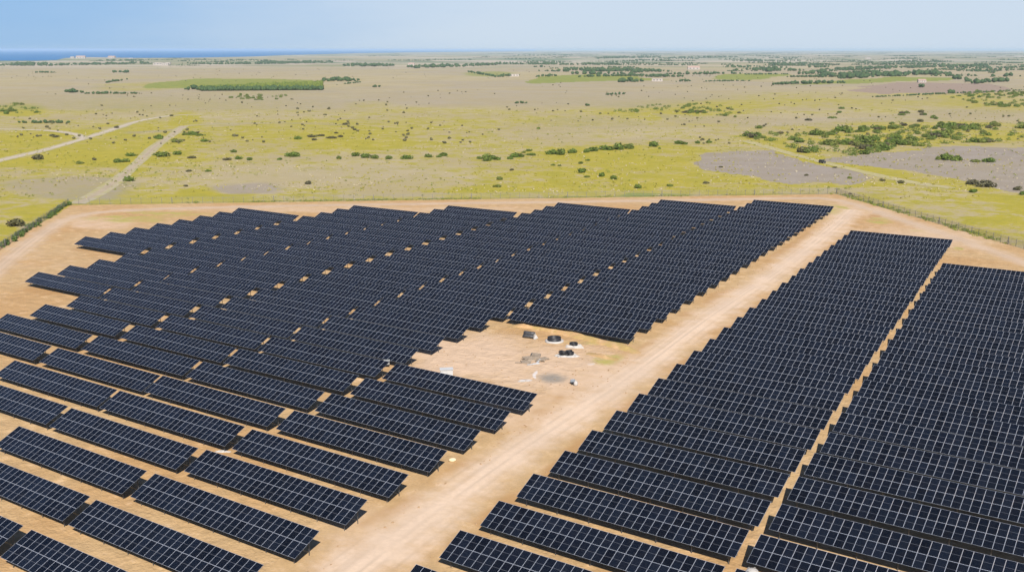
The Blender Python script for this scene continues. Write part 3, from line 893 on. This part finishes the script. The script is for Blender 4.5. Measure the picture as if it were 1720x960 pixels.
for poly, cnt, (s0, s1), mixk, words in SCATTER:
    xs = [p[0] for p in poly]; ys = [p[1] for p in poly]; done = 0; cl = None
    while done < cnt:
        x, y = random.uniform(min(xs), max(xs)), random.uniform(min(ys), max(ys))
        if cl and random.random() < .55: x, y = cl[0] + random.gauss(0, 16), cl[1] + random.gauss(0, 2.6)
        if not in_poly(x, y, poly): continue
        if not cl or random.random() < .25: cl = (x, y)
        NAMED.append((x, y, random.uniform(s0, s1) * (y - 83) / 147 * 1.05, KM[random.choice(mixk)], words)); done += 1

by_area = {}
for s in NAMED: by_area.setdefault(s[4], []).append(s)
for area, lst in by_area.items():
    lst.sort(key=lambda s: s[0])
    for i, (px_, py_, w, kind, _) in enumerate(lst):
        p = at(px_, py_)
        dist = (p - Vector((0, 0, HC))).length
        half = w * dist / FPX / 2 * 1.28
        root = empty('shrub', (p.x, p.y, 0), random.uniform(0, 6.28))
        hz = half * random.uniform(.55, .85)
        cr = link('crown', random.choice(TPL[kind]), root); cr.scale = (half, half * random.uniform(.8, 1.1), hz)
        st = link('stem', STEM, root); st.scale = (half, half, hz)
        tag(root, f'{WORD[kind][i % len(WORD[kind])]} {area}, {"leftmost one" if i == 0 else ordinal(i + 1) + " from left" if i + 1 < len(lst) else "rightmost one"}', 'shrub', 'shrubs on the plain')

# masses of far vegetation, each one object
def ico():
    bm = bmesh.new(); bmesh.ops.create_icosphere(bm, subdivisions=1, radius=1.0)
    v = np.array([q.co[:] for q in bm.verts]); f = np.array([[w.index for w in q.verts] for q in bm.faces]); bm.free()
    return v, f
ICO = ico()
def crowns(name, items, mat, label, cat, kind='stuff'):
    """items: (x, y, half-width, height)"""
    V, F, RA = [], [], []
    b = 0
    for x, y, r, h in items:
        v = ICO[0] * (1 + rng.uniform(-.38, .38, (len(ICO[0]), 1)))
        v = v * np.array([r, r, h * .5]) + np.array([x, y, h * .48])
        V.append(v); F.append(ICO[1] + b); b += len(v)
        RA.append(np.clip(rng.uniform(0, 1) + rng.uniform(-.3, .3, len(ICO[1])), 0, 1))
    V = np.concatenate(V); F = np.concatenate(F); RA = np.concatenate(RA)
    me = bpy.data.meshes.new(name)
    me.vertices.add(len(V)); me.vertices.foreach_set('co', V.ravel().astype(np.float32))
    me.loops.add(F.size); me.loops.foreach_set('vertex_index', F.ravel().astype(np.int32))
    me.polygons.add(len(F)); me.polygons.foreach_set('loop_start', (np.arange(len(F)) * 3).astype(np.int32))
    at_ = me.attributes.new('rand', 'FLOAT', 'FACE'); at_.data.foreach_set('value', RA.astype(np.float32))
    me.materials.append(mat); me.update(calc_edges=True)
    return tag(link(name, me), label, cat, kind=kind)

def belt_items(x0, y0, x1, y1, thick, hm, dens=1.0):
    """crowns along a belt given by its foot line in the picture, thick = depth in px"""
    a, b_ = at(x0, y0), at(x1, y1)
    mpp = ((a + b_) / 2 - Vector((0, 0, HC))).length / FPX
    n_ = int(max(4, abs(x1 - x0) * mpp / (hm * .55) * dens * (1 + thick)))
    out = []
    for _ in range(n_):
        t = random.random(); dy = random.random() * thick
        p = at(x0 + (x1 - x0) * t, y0 + (y1 - y0) * t - dy)
        h = hm * random.uniform(.55, 1.15) * (1 - .35 * abs(2 * t - 1) ** 3)
        out.append((p.x, p.y, h * random.uniform(.45, .75), h))
    return out

BELTS = [  # foot line, depth px, height m, words
    (58, 122.5, 95, 122.5, 1.0, 5, 'thin dark hedge on the plain at far left'),
    (182, 122.5, 218, 122.5, 1.5, 9, 'small dark tree clump on the plain left of the plantation'),
    (105, 156, 140, 157, 2.0, 6, 'dark thicket left of the bright plantation'),
    (176, 140, 216, 134, 1.0, 5, 'slanting hedge at the plantation corner'),
    (140, 158, 235, 158, .8, 4, 'thin dark hedge below the plantation'),
    (310, 152, 345, 152, 3.0, 8, 'dark block of trees at the left end of the plantation'),
    (540, 137, 603, 137, 4.0, 8, 'long dark tree block right of the plantation'),
    (566, 143, 605, 139, .6, 4, 'small thicket right of the plantation'),
    (622, 146.5, 644, 146.5, .4, 4, 'short dark hedge alone on the plain'),
    (576, 112, 662, 112, 3.5, 13, 'teal wood on the far plain'),
    (682, 115.5, 770, 113, 4, 13, 'wide teal wood beside the far wood'),
    (770, 113, 870, 108, 2.5, 12, 'thin tail of the wide teal wood'),
    (785, 122, 832, 130, 2.5, 7, 'green tree belt slanting across the middle plain'),
    (832, 130, 872, 128, 2.5, 7, 'bushy end of the slanting tree belt'),
    (900, 130, 935, 128, 1.2, 7, 'leafy clump above the green field'),
    (975, 121, 1085, 120, 3.5, 11, 'long wood behind the middle farm fields'),
    (972, 130, 1100, 127, 1.0, 7, 'thin hedge across the middle farm fields'),
    (1033, 139, 1080, 137.5, 1.5, 9, 'dark hedge in front of the middle farm'),
    (1135, 138, 1160, 137, .8, 6, 'short hedge right of the middle farm'),
    (1185, 137.5, 1260, 136.5, .8, 4, 'brown-green hedge under the pale field'),
    (1298, 143, 1420, 140, 1.6, 7, 'dark hedge along the right-hand green field'),
    (1355, 125, 1390, 122, 2.0, 10, 'tree clump left of the big wood'),
    (1375, 131, 1450, 127, 2.5, 11, 'left part of the big wood'),
    (1405, 133, 1470, 131, 3, 12, 'dark front corner of the big wood'),
    (1460, 129, 1530, 128, 4.5, 13, 'dark middle of the big wood'),
    (1528, 128, 1580, 127, 6, 14, 'tallest part of the big wood'),
    (1575, 114, 1660, 113, 2.5, 12, 'long wood behind the big wood'),
    (1410, 118, 1570, 114, 3, 11, 'pale wood behind the big wood'),
    (1600, 133, 1630, 139, 3, 10, 'tree group right of the green field'),
    (1632, 142, 1652, 141, 3, 9, 'rounded trees right of the tree group'),
    (1654, 139, 1695, 138, 3.5, 10, 'dark tree clump at far right'),
    (1545, 147, 1552, 147, .5, 9, 'lone tree at the brown field'),
    (1595, 157, 1604, 157, .5, 7, 'small dark thicket below the brown field'),
    (1460, 164, 1720, 152, .5, 3, 'thin hedge line along the brown field'),
    (1017, 160, 1053, 158.5, .6, 4, 'short dark hedge on the bare plain'),
    (860, 174, 885, 174, .5, 3.5, 'low dark hedge at the middle of the plain'),
    (980, 178, 990, 178, .4, 3.5, 'tiny dark thicket on the olive ground'),
    (30, 207, 120, 207, .6, 3.0, 'broken hedge along the side track'),
    (860, 94, 960, 94, 1.2, 14, 'far teal wood near the horizon at centre'),
    (1000, 99, 1110, 97, 3.0, 15, 'hazy teal wood near the horizon'),
    (1120, 98.5, 1230, 96.5, 1.2, 14, 'hazy thin wood right of centre'),
    (0, 111, 110, 111, 4, 12, 'teal wood belt at far left'),
    (110, 110, 260, 108, 2.5, 11, 'teal tree rows behind the far left plain'),
    (350, 109, 560, 106, 2.0, 11, 'teal tree rows left of the far wood'),
]
for x0, y0, x1, y1, th_, hm, words in BELTS:
    nm = 'hedge' if 'hedge' in words else 'tree_clump' if ('clump' in words or 'tree' in words or 'thicket' in words) else 'wood'
    crowns(nm, belt_items(x0, y0, x1, y1, th_ * .75, hm * .85, .62), m_wood, words, 'trees')

# bright plantation: tall stand with a dark foot
def plantation():
    it = []
    for _ in range(2600):
        t = random.random(); s = random.random() ** 1.3
        x = 338 + 202 * t; y = (152 - 1.5 * t) - s * (4.5 + 8 * t - 2 * random.random())
        p = at(x, y); h = random.uniform(2.4, 5.4)
        it.append((p.x, p.y, random.uniform(2.6, 4.2), h))
    crowns('plantation', it, m_cane, 'bright green plantation stand with a straight front edge', 'plantation')
plantation()
front = []
for _ in range(420):
    t = random.random(); p = at(338 + 204 * t, 153 - 1.5 * t - random.random() * .6)
    front.append((p.x, p.y, random.uniform(1.8, 3.2), random.uniform(3.5, 8.0)))
crowns('hedge', front, m_wood, 'dark hedge along the front of the bright plantation', 'hedge')

# small far hedgerows and thickets that read as one mass
it = []
for _ in range(300):
    y0 = 86.5 + 24 * random.random() ** 1.15; x0 = random.uniform(90, 1720) if random.random() < .45 else random.uniform(840, 1720)
    if x0 < 560: y0 = max(y0, 98 + 6 * random.random())
    if x0 < 900: y0 = max(y0, 91)
    if random.random() < .3: y0 = random.uniform(108, 130); x0 = random.uniform(880, 1700)
    it += belt_items(x0, y0, x0 + random.uniform(14, 85), y0 + random.uniform(-.4, .4), random.uniform(.05, .35), random.uniform(4, 9), .6)
crowns('far_hedgerows', it, m_wood, 'hazy hedgerows and tree lines over the far farmland', 'hedgerows')
it = []
for _ in range(1500):
    y0 = 112 + 130 * random.random() ** 1.5; x0 = random.uniform(-40, 1760)
    if fbm(np.array([x0 / 90.]), np.array([y0 / 14.]), 44)[0] < .50: continue
    p = at(x0, y0); s = random.uniform(.5, 1.5)
    it.append((p.x, p.y, s, s * 1.3))
crowns('low_scrub', it, m_leaf_dry, 'tiny dark scrub dotted over the dry plain', 'scrub')

# lower undergrowth between the shrubs of the scrub belts, one mass
bl = []
for poly, n_, sz in ((SCATTER[0][0], 170, 2.2), (SCATTER[1][0], 50, 2.0), (SCATTER[2][0], 50, 2.6), (SCATTER[5][0], 20, 2.2), (SCATTER[3][0], 20, 1.8)):
    xs = [p[0] for p in poly]; ys = [p[1] for p in poly]; k = 0
    while k < n_:
        x, y = random.uniform(min(xs), max(xs)), random.uniform(min(ys), max(ys))
        if not in_poly(x, y, poly): continue
        p = at(x, y); k += 1
        for _ in range(random.randint(1, 3)):
            r = sz * random.uniform(.5, 1.1); bl.append((p.x + random.gauss(0, r), p.y + random.gauss(0, r), r * .45, r, r * .9, r * .65))
tag(link('undergrowth', leaf_mesh('undergrowth', bl, 60 * len(bl), .55, m_leaf)), 'green undergrowth between the shrubs of the scrub belts', 'undergrowth', kind='stuff')

# standing grass tufts that roughen the plain
def tufts(name, n_, mat, seed, lo, label, per=7, rmin=.22, rmax=.6):
    bl = []
    gx = rng.uniform(-30, 1750, n_); gy = 335 - 150 * rng.uniform(0, 1, n_) ** 1.1
    for x, y in zip(gx, gy):
        if y > 318 and not (y < 323): 
            if fbm(np.array([x / 50.]), np.array([y / 9.]), 7)[0] < .5: continue
        p = at(x, y)
        if fbm(np.array([p.x / 38.]), np.array([p.y / 38.]), seed)[0] < lo: continue
        q = Vector((p.x, p.y)); 
        if bool(inside(np.array([p.x]), np.array([p.y]), SITE_POLY)[0]): continue
        r = random.uniform(rmin, rmax) * (1 + (p.length - 500) / 1500)
        bl.append((p.x, p.y, r * .5, r, r, r * .75))
    me = leaf_mesh(name, bl, per * len(bl), .38, mat)
    tag(link(name, me), label, 'grass', kind='stuff')
SITE_POLY = [(p.x, p.y) for p in FENCE] + [(900.0, -400.0), (-700.0, -500.0)]
m_t1 = leaf_mat('olive_tufts', (0.36, 0.31, 0.05), (0.46, 0.40, 0.07), (0.34, 0.33, 0.06))
m_t2 = leaf_mat('green_tufts', (0.20, 0.25, 0.035), (0.28, 0.33, 0.05), (0.25, 0.25, 0.05))
m_t3 = leaf_mat('straw_tufts', (0.52, 0.44, 0.28), (0.66, 0.57, 0.40), (0.56, 0.48, 0.32))
tufts('olive_tufts', 6000, m_t1, 21, .46, 'olive yellow grass tufts over the plain')
tufts('green_tufts', 3500, m_t2, 33, .52, 'fresh green tufts over the plain', rmax=.75)
tufts('straw_tufts', 3500, m_t3, 57, .48, 'pale straw tufts over the plain')

# green creeper along the left fence, weeds along the other two
def along(a, b_, n_, spread, hmin, hmax, off=0.0):
    d = (b_ - a); t_ = Vector((-d.y, d.x, 0)).normalized(); out = []
    for _ in range(n_):
        p = a + d * random.random() + t_ * (off + random.gauss(0, spread))
        h = random.uniform(hmin, hmax); out.append((p.x, p.y, h))
    return out
def leafy_run(name, pts, per, size, mat, label, cat, kind=None, wide=.8):
    bl = [(x, y, h * .5, wide * random.uniform(.6, 1.2), wide * random.uniform(.6, 1.2), h * .5) for x, y, h in pts]
    me = leaf_mesh(name, bl, per * len(bl), size, mat)
    return tag(link(name, me), label, cat, kind=kind)
leafy_run('hedge', along(FENCE[0], FENCE[2], 230, .7, .4, 1.7, off=.5), 60, .36, m_hedge, 'dense green creeper hedge climbing the left fence', 'hedge', wide=.8)
w2 = [q for q in along(FENCE[3], FENCE[5], 700, 1.3, .15, .5, off=1.4) if fbm(np.array([q[0] / 9]), np.array([q[1] / 9]), 8)[0] > .5]
leafy_run('weeds', w2, 14, .26, m_t2, 'patchy green weeds along the right fence', 'weeds', 'stuff', .7)
w3 = [q for q in along(FENCE[2], FENCE[3], 900, .9, .2, .6, off=.8) if fbm(np.array([q[0] / 14]), np.array([q[1] / 14]), 18)[0] > .5]
leafy_run('weeds', w3, 12, .26, m_t2, 'thin weeds along the back fence', 'weeds', 'stuff', .7)

m_bank, n, l, b = new_mat('bank_soil')
g = NG(n, l); P = g.pos()
l.new(g.mix(g.ramp(g.noise(P, .25, 5, .6), .4, .62), soil_colour(g, P), (0.40, 0.28, 0.10)), b.inputs['Base Color'])
b.inputs['Roughness'].default_value = .95
def bank(pts, half, h, label):
    line = smooth_line([Vector((p.x, p.y, 0)) for p in pts], .8)
    v, f = [], []; K = 9
    for i, p in enumerate(line):
        t = (line[min(i + 1, len(line) - 1)] - line[max(i - 1, 0)]).normalized(); nrm = Vector((-t.y, t.x, 0))
        e = min(1, i / 4, (len(line) - 1 - i) / 4)
        for k in range(K):
            q = 2 * k / (K - 1) - 1
            z = h * e * max(0, 1 - q * q) * (.55 + .9 * float(fbm(np.array([p.x * .5 + k * .4]), np.array([p.y * .5]), 12)[0])) - .03
            c = p + nrm * (q * half * random.uniform(.92, 1.08)); v.append((c.x, c.y, z))
    for i in range(len(line) - 1):
        for k in range(K - 1): f.append((i * K + k, i * K + k + 1, (i + 1) * K + k + 1, (i + 1) * K + k))
    me = bpy.data.meshes.new('soil_bank'); me.from_pydata(v, [], f); me.materials.append(m_bank); me.update()
    if me.polygons[len(f) // 2].normal.z < 0: me.flip_normals()
    tag(link('soil_bank', me), label, 'bank', kind='structure')
bank(poly_px((858, 546), (905, 551), (960, 563), (1010, 575), (1058, 588), (1072, 594)), 1.3, .75, 'ochre soil bank at the back edge of the clearing')
bank(poly_px((985, 592), (1010, 598), (1040, 605)), 1.1, .5, 'low weedy soil heap right of the hoses')

# ------------------------------------------------------------------ things in the clearing
def sheet_mesh(w, d, thick, mat, n_=14, amp=.06, name='sheet'):
    bm = bmesh.new(); g_ = [[None] * (n_ + 1) for _ in range(n_ + 1)]
    for i in range(n_ + 1):
        for j in range(n_ + 1):
            u, v = 2 * i / n_ - 1, 2 * j / n_ - 1
            k = (1 - .30 * (u * u * v * v)) * (1 + .16 * math.sin(3.1 * math.atan2(v, u) + w) + .10 * math.sin(7 * math.atan2(v, u)))
            e = 1 - max(abs(u), abs(v))
            z = thick + amp * random.random() * (1 if e > 0 else .1)
            g_[i][j] = bm.verts.new((u * w / 2 * k * random.uniform(.96, 1.04), v * d / 2 * k * random.uniform(.96, 1.04), z if e > 0 else .005))
    for i in range(n_):
        for j in range(n_): bm.faces.new((g_[i][j], g_[i + 1][j], g_[i + 1][j + 1], g_[i][j + 1]))
    me = bpy.data.meshes.new(name); bm.to_mesh(me); bm.free(); me.materials.append(mat)
    return me

CAMDIR = -AZ   # a thing turned by this faces the camera with its -Y side
def thing(name, px_, py_, label, cat, rz=0.0, group=None, z=0.02):
    p = at(px_, py_)
    return tag(empty(name, (p.x, p.y, z), CAMDIR + rz), label, cat, group)

# 1: dark rolled tarpaulin bundle with a white sheet end
t = thing('tarpaulin_bundle', 889, 567, 'dark tarpaulin bundle with a white flap, leftmost by the bank', 'tarpaulin', R(-24))
m = MB()
for k in range(3): m.lathe([(.02, -1.25), (.38, -1.2), (.42, -.4), (.40, .4), (.37, 1.2), (.02, 1.25)], 14, (0, 0, 0), 0, .18)
rotm = Matrix.Rotation(R(90), 4, 'Y')
m.v = [tuple(rotm @ Vector(v)) for v in m.v]
k = len(m.v) // 3
m.v = [(x, y + (-.36, .36, 0)[i // k], z + (.42, .42, .98)[i // k]) for i, (x, y, z) in enumerate(m.v)]
link('rolls', m.mesh('rolls', [m_dgrey], True), t)
mm = MB(); mm.quad([(1.28, -.7, .02), (1.75, -.9, .02), (1.85, .5, .03), (1.28, .55, .75)], 0); mm.quad([(1.26, -.7, .03), (1.26, .55, .77), (1.24, .5, 1.15), (1.24, -.5, .9)], 0)
mm.quad([(1.75, -.9, .0), (1.28, -.7, .0), (1.28, .55, .0), (1.85, .5, .0)], 0)
link('flap', mm.mesh('flap', [m_white]), t)

# 2: black open round tank on a white base
t = thing('round_tank', 931, 573, 'black open round tank sitting in a white base sheet', 'tank')
m = MB(); m.lathe([(1.42, .12), (1.46, .35), (1.40, .40), (1.44, .75), (1.38, .8), (1.40, .9), (1.46, .96), (1.22, .96), (1.15, .7), (1.1, .35)], 30, sy=.85)
link('tank_wall', m.mesh('tank_wall', [m_black], True), t)
m = MB(); m.lathe([(1.98, .0), (1.95, .22), (1.80, .36), (1.5, .30), (1.3, .16)], 26, (0, -.25, 0), 0, .08, sy=.85)
link('base_sheet', m.mesh('base_sheet', [m_white], True), t)

# 3: heap of black hoses on a white sheet
t = thing('hose_heap', 953, 597, 'heap of black coiled hoses on a crumpled white sheet', 'hoses', R(10))
link('ground_sheet', sheet_mesh(4.4, 3.0, .12, m_white, amp=.16), t)
for k in range(8):
    M_ = Euler((R(random.uniform(-14, 14)), R(random.uniform(-14, 14)), random.uniform(0, 6))).to_matrix()
    m = MB(); 
    for q in range(3): m.torus((random.uniform(-.06, .06), random.uniform(-.06, .06), q * .15), .62 + random.uniform(-.07, .07), .10, 22, 6, M=M_, wob=.06)
    link('coil', m.mesh('coil', [m_black], True), t, (random.uniform(-1.0, 1.0), random.uniform(-.5, .6), .22 + .06 * k))
# 4: second heap behind it
t = thing('hose_heap', 966, 583, 'dark hose roll half wrapped in white sheet behind the hose heap', 'hoses', R(-8))
link('ground_sheet', sheet_mesh(3.6, 1.9, .2, m_white, amp=.35), t)
m = MB()
for q in range(4): m.torus((-.35, .35, .28 + q * .17), .78, .11, 22, 6, wob=.05)
link('coil', m.mesh('coil', [m_black], True), t)

# 5: broken pallets and planks
def pallet(name_xy, rz, label, tilt=0.0, z=.02):
    t = thing('pallet', *name_xy, label, 'pallet', rz, 'pallets in the clearing', z)
    t.rotation_euler[0] = tilt
    t.scale = (1.5, 1.5, 1.5)
    m = MB()
    for i in range(7): m.box((0, -.5 + i * .167, .135), (1.2, .11, .022))
    for i in range(3): m.box((0, -.5 + i * .5, .012), (1.2, .1, .022))
    link('slats', m.mesh('slats', [m_timber]), t)
    m = MB()
    for x in (-.55, 0, .55):
        for y in (-.5, 0, .5): m.box((x, y, .073), (.1, .1, .098))
    link('blocks', m.mesh('blocks', [m_timber]), t)
pallet((883, 608), R(14), 'weathered pallet at the left of the plank pile')
pallet((886, 604), R(30), 'second pallet of the low stack at the left of the planks', 0, .02)
pallet((886.3, 603.9), R(22), 'topmost pallet of the low stack at the left of the planks', R(4), .28)
pallet((908, 606), R(-6), 'pallet at the front right corner of the plank pile', R(-5), .12)
pallet((900, 601), R(-20), 'weathered pallet tilted on its edge behind the plank pile', R(28), .28)
pallet((913, 603), R(36), 'weathered pallet at the right of the plank pile')
def plank(px_, py_, rz, L_, label, mat=m_timber, z=.06, tilt=0):
    t = thing('plank', px_, py_, label, 'plank', rz, 'planks in the clearing', z)
    m = MB(); m.box((0, 0, .06), (L_, .32, .10)); m.box((L_ * .2, .08, .15), (L_ * .5, .26, .07))
    o = link('boards', m.mesh('boards', [mat]), t); o.rotation_euler[1] = tilt
plank(878, 610, R(-8), 3.0, 'long dark plank lying at the front of the pallets')
plank(896, 612, R(18), 2.6, 'pale plank lying in front of the pallets', m_wpaint)
plank(905, 608, R(70), 2.4, 'white board standing out between the pallets', m_wpaint, .18)
plank(888, 603, R(-30), 2.2, 'plank lying across the pallets', m_timber, .2)
t = thing('tarpaulin', 899, 597, 'dark folded tarpaulin behind the pallets', 'tarpaulin', R(-12))
link('folds', sheet_mesh(2.0, .9, .42, m_dgrey, 10, .14), t)
t = thing('tarpaulin', 892, 606, 'tan folded tarpaulin in front of the dark folded one', 'tarpaulin', R(6))
link('folds', sheet_mesh(1.7, .8, .26, m_timber, 10, .1), t)

# 6: white sack and dark box near the road
t = thing('sack', 967, 647, 'white sack standing beside the dark toolbox near the road', 'sack')
m = MB(); m.lathe([(.0, .0), (.36, .02), (.42, .25), (.40, .55), (.30, .72), (.12, .82), (.2, .95), (.05, .98)], 14, wob=.14)
link('bag', m.mesh('bag', [m_white], True), t)
t = thing('toolbox', 963, 645, 'dark open toolbox beside the white sack near the road', 'toolbox', R(20))
m = MB(); m.box((0, 0, .2), (.95, .5, .38)); link('body', m.mesh('body', [m_black]), t)
m = MB(); m.box((0, .3, .6), (.95, .06, .48), M=Matrix.Rotation(R(-18), 3, 'X')); link('lid', m.mesh('lid', [m_gpaint]), t)
m = MB(); m.beam((-.2, .34, .95), (.2, .34, .95), .04); m.beam((-.2, .34, .95), (-.2, .3, .8), .04); m.beam((.2, .34, .95), (.2, .3, .8), .04); link('handle', m.mesh('handle', [m_alu]), t)

# 7: white cabinet half hidden by a table, inverter at the strip gap, bulk bag, sand sack, flat sheet
t = thing('equipment_cabinet', 750, 634, 'white equipment cabinet half hidden behind a solar table', 'cabinet', R(8))
m = MB(); m.box((0, 0, .95), (2.3, 1.0, 1.5)); m.box((0, 0, .1), (2.4, 1.1, .2)); link('body', m.mesh('body', [m_wpaint]), t)
m = MB(); m.box((0, -.04, 1.74), (2.5, 1.25, .08), M=Matrix.Rotation(R(6), 3, 'X')); link('roof', m.mesh('roof', [m_wpaint]), t)
for x in (-.57, .57):
    m = MB(); m.box((x, -.515, .95), (1.08, .024, 1.38)); d_ = link('door', m.mesh('door', [m_wpaint]), t)
    m = MB(); m.box((x * .2, -.545, .95), (.04, .03, .22)); link('handle', m.mesh('handle', [m_gpaint]), d_)
m = MB(); m.box((1.165, 0, 1.0), (.02, .7, .9)); link('louvre', m.mesh('louvre', [m_gpaint]), t)

t = thing('inverter', 650, 617, 'pale inverter box on a frame in the gap between strips', 'inverter', R(12))
t.scale = (.72, .72, .72)
for x in (-.6, .6):
    m = MB(); m.box((x, 0, .95), (.08, .08, 1.9)); link('leg', m.mesh('leg', [m_steel]), t)
m = MB(); m.box((0, -.12, 1.35), (1.35, .4, .95)); link('casing', m.mesh('casing', [m_ppaint]), t)
m = MB(); m.box((-.15, -.335, 1.35), (.55, .03, .6)); link('screen', m.mesh('screen', [m_gpaint]), t)
m = MB(); m.box((0, -.1, 2.0), (1.7, 1.0, .05), M=Matrix.Rotation(R(10), 3, 'X')); link('sunshade', m.mesh('sunshade', [m_ppaint]), t)

t = thing('bulk_bag', 1263, 968, 'white rounded bulk bag at the bottom edge between two strips', 'bag')
t.scale = (.8, .8, .8)
m = MB(); m.lathe([(.0, .0), (.85, .03), (1.0, .3), (1.0, .7), (.85, 1.0), (.5, 1.2), (.0, 1.25)], 20, wob=.05)
link('body', m.mesh('body', [m_white], True), t)
for a in range(4):
    m = MB(); x, y = .6 * math.cos(a * 1.57 + .78), .6 * math.sin(a * 1.57 + .78)
    m.torus((x, y, 1.12), .16, .025, 12, 6, M=Matrix.Rotation(R(90), 3, 'X')); link('strap', m.mesh('strap', [m_white], True), t)

t = thing('sack', 760, 774, 'pale yellow sack lying alone on the road verge', 'sack', R(15))
m = MB(); m.lathe([(.0, .0), (.5, .03), (.58, .18), (.5, .36), (.3, .46), (.0, .5)], 16, wob=.16, sy=.7); link('bag', m.mesh('bag', [m_sack], True), t)
t = thing('plastic_sheet', 374, 758, 'white plastic sheet lying in the aisle behind a near solar table', 'sheet', R(-6))
link('sheet', sheet_mesh(2.4, .8, .05, m_white, 10, .07), t)
t = thing('plastic_sheet', 879, 640, 'pale plastic sheet lying flat left of the grey stain', 'sheet', R(4))
link('sheet', sheet_mesh(2.2, .7, .03, m_white, 10, .04), t)

# stones and clods on the verges
st = MB()
for _ in range(620):
    if random.random() < .7:
        s_ = random.random(); y = 60 + 330 * s_; u = random.choice([random.gauss(-74.6, 1.1), random.gauss(-62.8, .8)])
        x = u - SKEW * y
    else:
        p = at(random.uniform(690, 1060), random.uniform(545, 660)); x, y = p.x, p.y
    r_ = random.uniform(.06, .2)
    b0 = len(st.v)
    v = ICO[0] * (1 + rng.uniform(-.3, .3, (len(ICO[0]), 1))) * np.array([r_, r_, r_ * .6]) + np.array([x, y, r_ * .25])
    st.v += [tuple(q) for q in v]; st.f += [tuple(int(i) + b0 for i in f) for f in ICO[1]]; st.m += [0] * len(ICO[1])
m_clod = simple('clods', (0.36, 0.235, 0.13), rough=.95, scale=.3)
tag(link('stones', st.mesh('stones', [m_clod])), 'clods and stones strewn along the road verges', 'stones', kind='stuff')

# dark vehicle on the grassy track
t = thing('off_road_vehicle', 1381, 274, 'small dark boxy vehicle parked on the grassy track', 'vehicle', R(20))
m = MB(); m.box((0, 0, .85), (1.8, 4.2, .75)); m.box((0, .5, 1.5), (1.65, 2.6, .62)); link('body', m.mesh('body', [m_car]), t)
m = MB(); m.box((0, -.815, 1.5), (1.45, .03, .45)); m.box((.835, .5, 1.52), (.02, 2.3, .4)); m.box((-.835, .5, 1.52), (.02, 2.3, .4)); link('window', m.mesh('window', [m_cglass]), t)
for x in (-.8, .8):
    for y in (-1.35, 1.35):
        m = MB(); m.lathe([(.1, -.12), (.38, -.11), (.38, .11), (.1, .12)], 16)
        w_ = link('wheel', m.mesh('wheel', [m_tyre], True), t, (x, y, .38), (0, R(90), 0))

# far houses
def house(px_, py_, w, d, h, words, roof=True, rz=0):
    t = thing('house', px_, py_, words, 'house', rz, 'far houses')
    m = MB(); m.box((0, 0, h / 2), (w, d, h)); link('wall', m.mesh('wall', [m_wall]), t)
    m = MB()
    if roof:
        m.v = [(-w / 2 - .4, -d / 2 - .4, h), (w / 2 + .4, -d / 2 - .4, h), (w / 2 + .4, d / 2 + .4, h), (-w / 2 - .4, d / 2 + .4, h), (-w / 2, 0, h + d * .28), (w / 2, 0, h + d * .28)]
        m.f = [(0, 1, 5, 4), (2, 3, 4, 5), (1, 2, 5), (3, 0, 4), (3, 2, 1, 0)]; m.m = [0] * 5
        link('roof', m.mesh('roof', [m_roof]), t)
    else:
        m.box((0, 0, h + .15), (w + .4, d + .4, .3)); link('roof', m.mesh('roof', [m_wall]), t)
    for k in range(3):
        m = MB(); m.box(((k - 1) * w * .3, -d / 2 - .02, h * .55), (w * .12, .04, h * .35)); link('window', m.mesh('window', [m_cglass]), t)
HS = [(136, 98.2, 60, 24, 11, 'big pale building with reddish roof on the headland', 1), (188, 98.2, 48, 24, 10, 'second reddish-roofed building right along the headland', 1),
      (122, 98.0, 24, 18, 11, 'small pale building at the tip of the headland', 0), (220, 99.5, 32, 20, 7, 'low white building right of the headland', 0),
      (267, 109.5, 40, 18, 9, 'white low building among the far left tree rows', 0), (278, 110.0, 26, 15, 8, 'white building right beside the low one in the tree rows', 0),
      (283, 108.5, 18, 14, 8, 'smallest white building among the far left tree rows', 0), (1104, 136.8, 20, 9, 5, 'white farm building beside the dark hedge', 0),
      (1062, 118.2, 16, 10, 6, 'white hut inside the long middle wood', 0), (863, 128.5, 22, 11, 5, 'pale shed at the left end of the green field', 0),
      (1165, 116.8, 36, 14, 6, 'pale farmhouse on the far middle plain', 1), (1458, 99.3, 34, 16, 8, 'white building near the horizon at right', 0), (1548, 138.6, 14, 8, 4, 'dark-windowed hut above the brown field', 1),
      (691, 110.5, 22, 12, 7, 'pale house between the two teal woods', 1)]
for x, y, w, d, h, words, rf in HS: house(x, y, w, d, h, words, bool(rf), R(random.uniform(-12, 12)))

# ------------------------------------------------------------------ haze
def haze(density):
    m = bpy.data.materials.new('haze_air'); m.use_nodes = True
    n, l = m.node_tree.nodes, m.node_tree.links
    n.remove(n['Principled BSDF'])
    v = n.new('ShaderNodeVolumePrincipled')
    v.inputs['Color'].default_value = (0.62, 0.80, 0.98, 1)
    v.inputs['Density'].default_value = density
    v.inputs['Anisotropy'].default_value = 0.0
    l.new(v.outputs[0], n['Material Output'].inputs['Volume'])
    mb = MB(); mb.box((0, 0, 36.5), (250000, 250000, 75.0))
    tag(link('haze', mb.mesh('haze', [m])), 'pale blue haze over the far plain', 'haze', kind='stuff')
haze(4.2e-5)
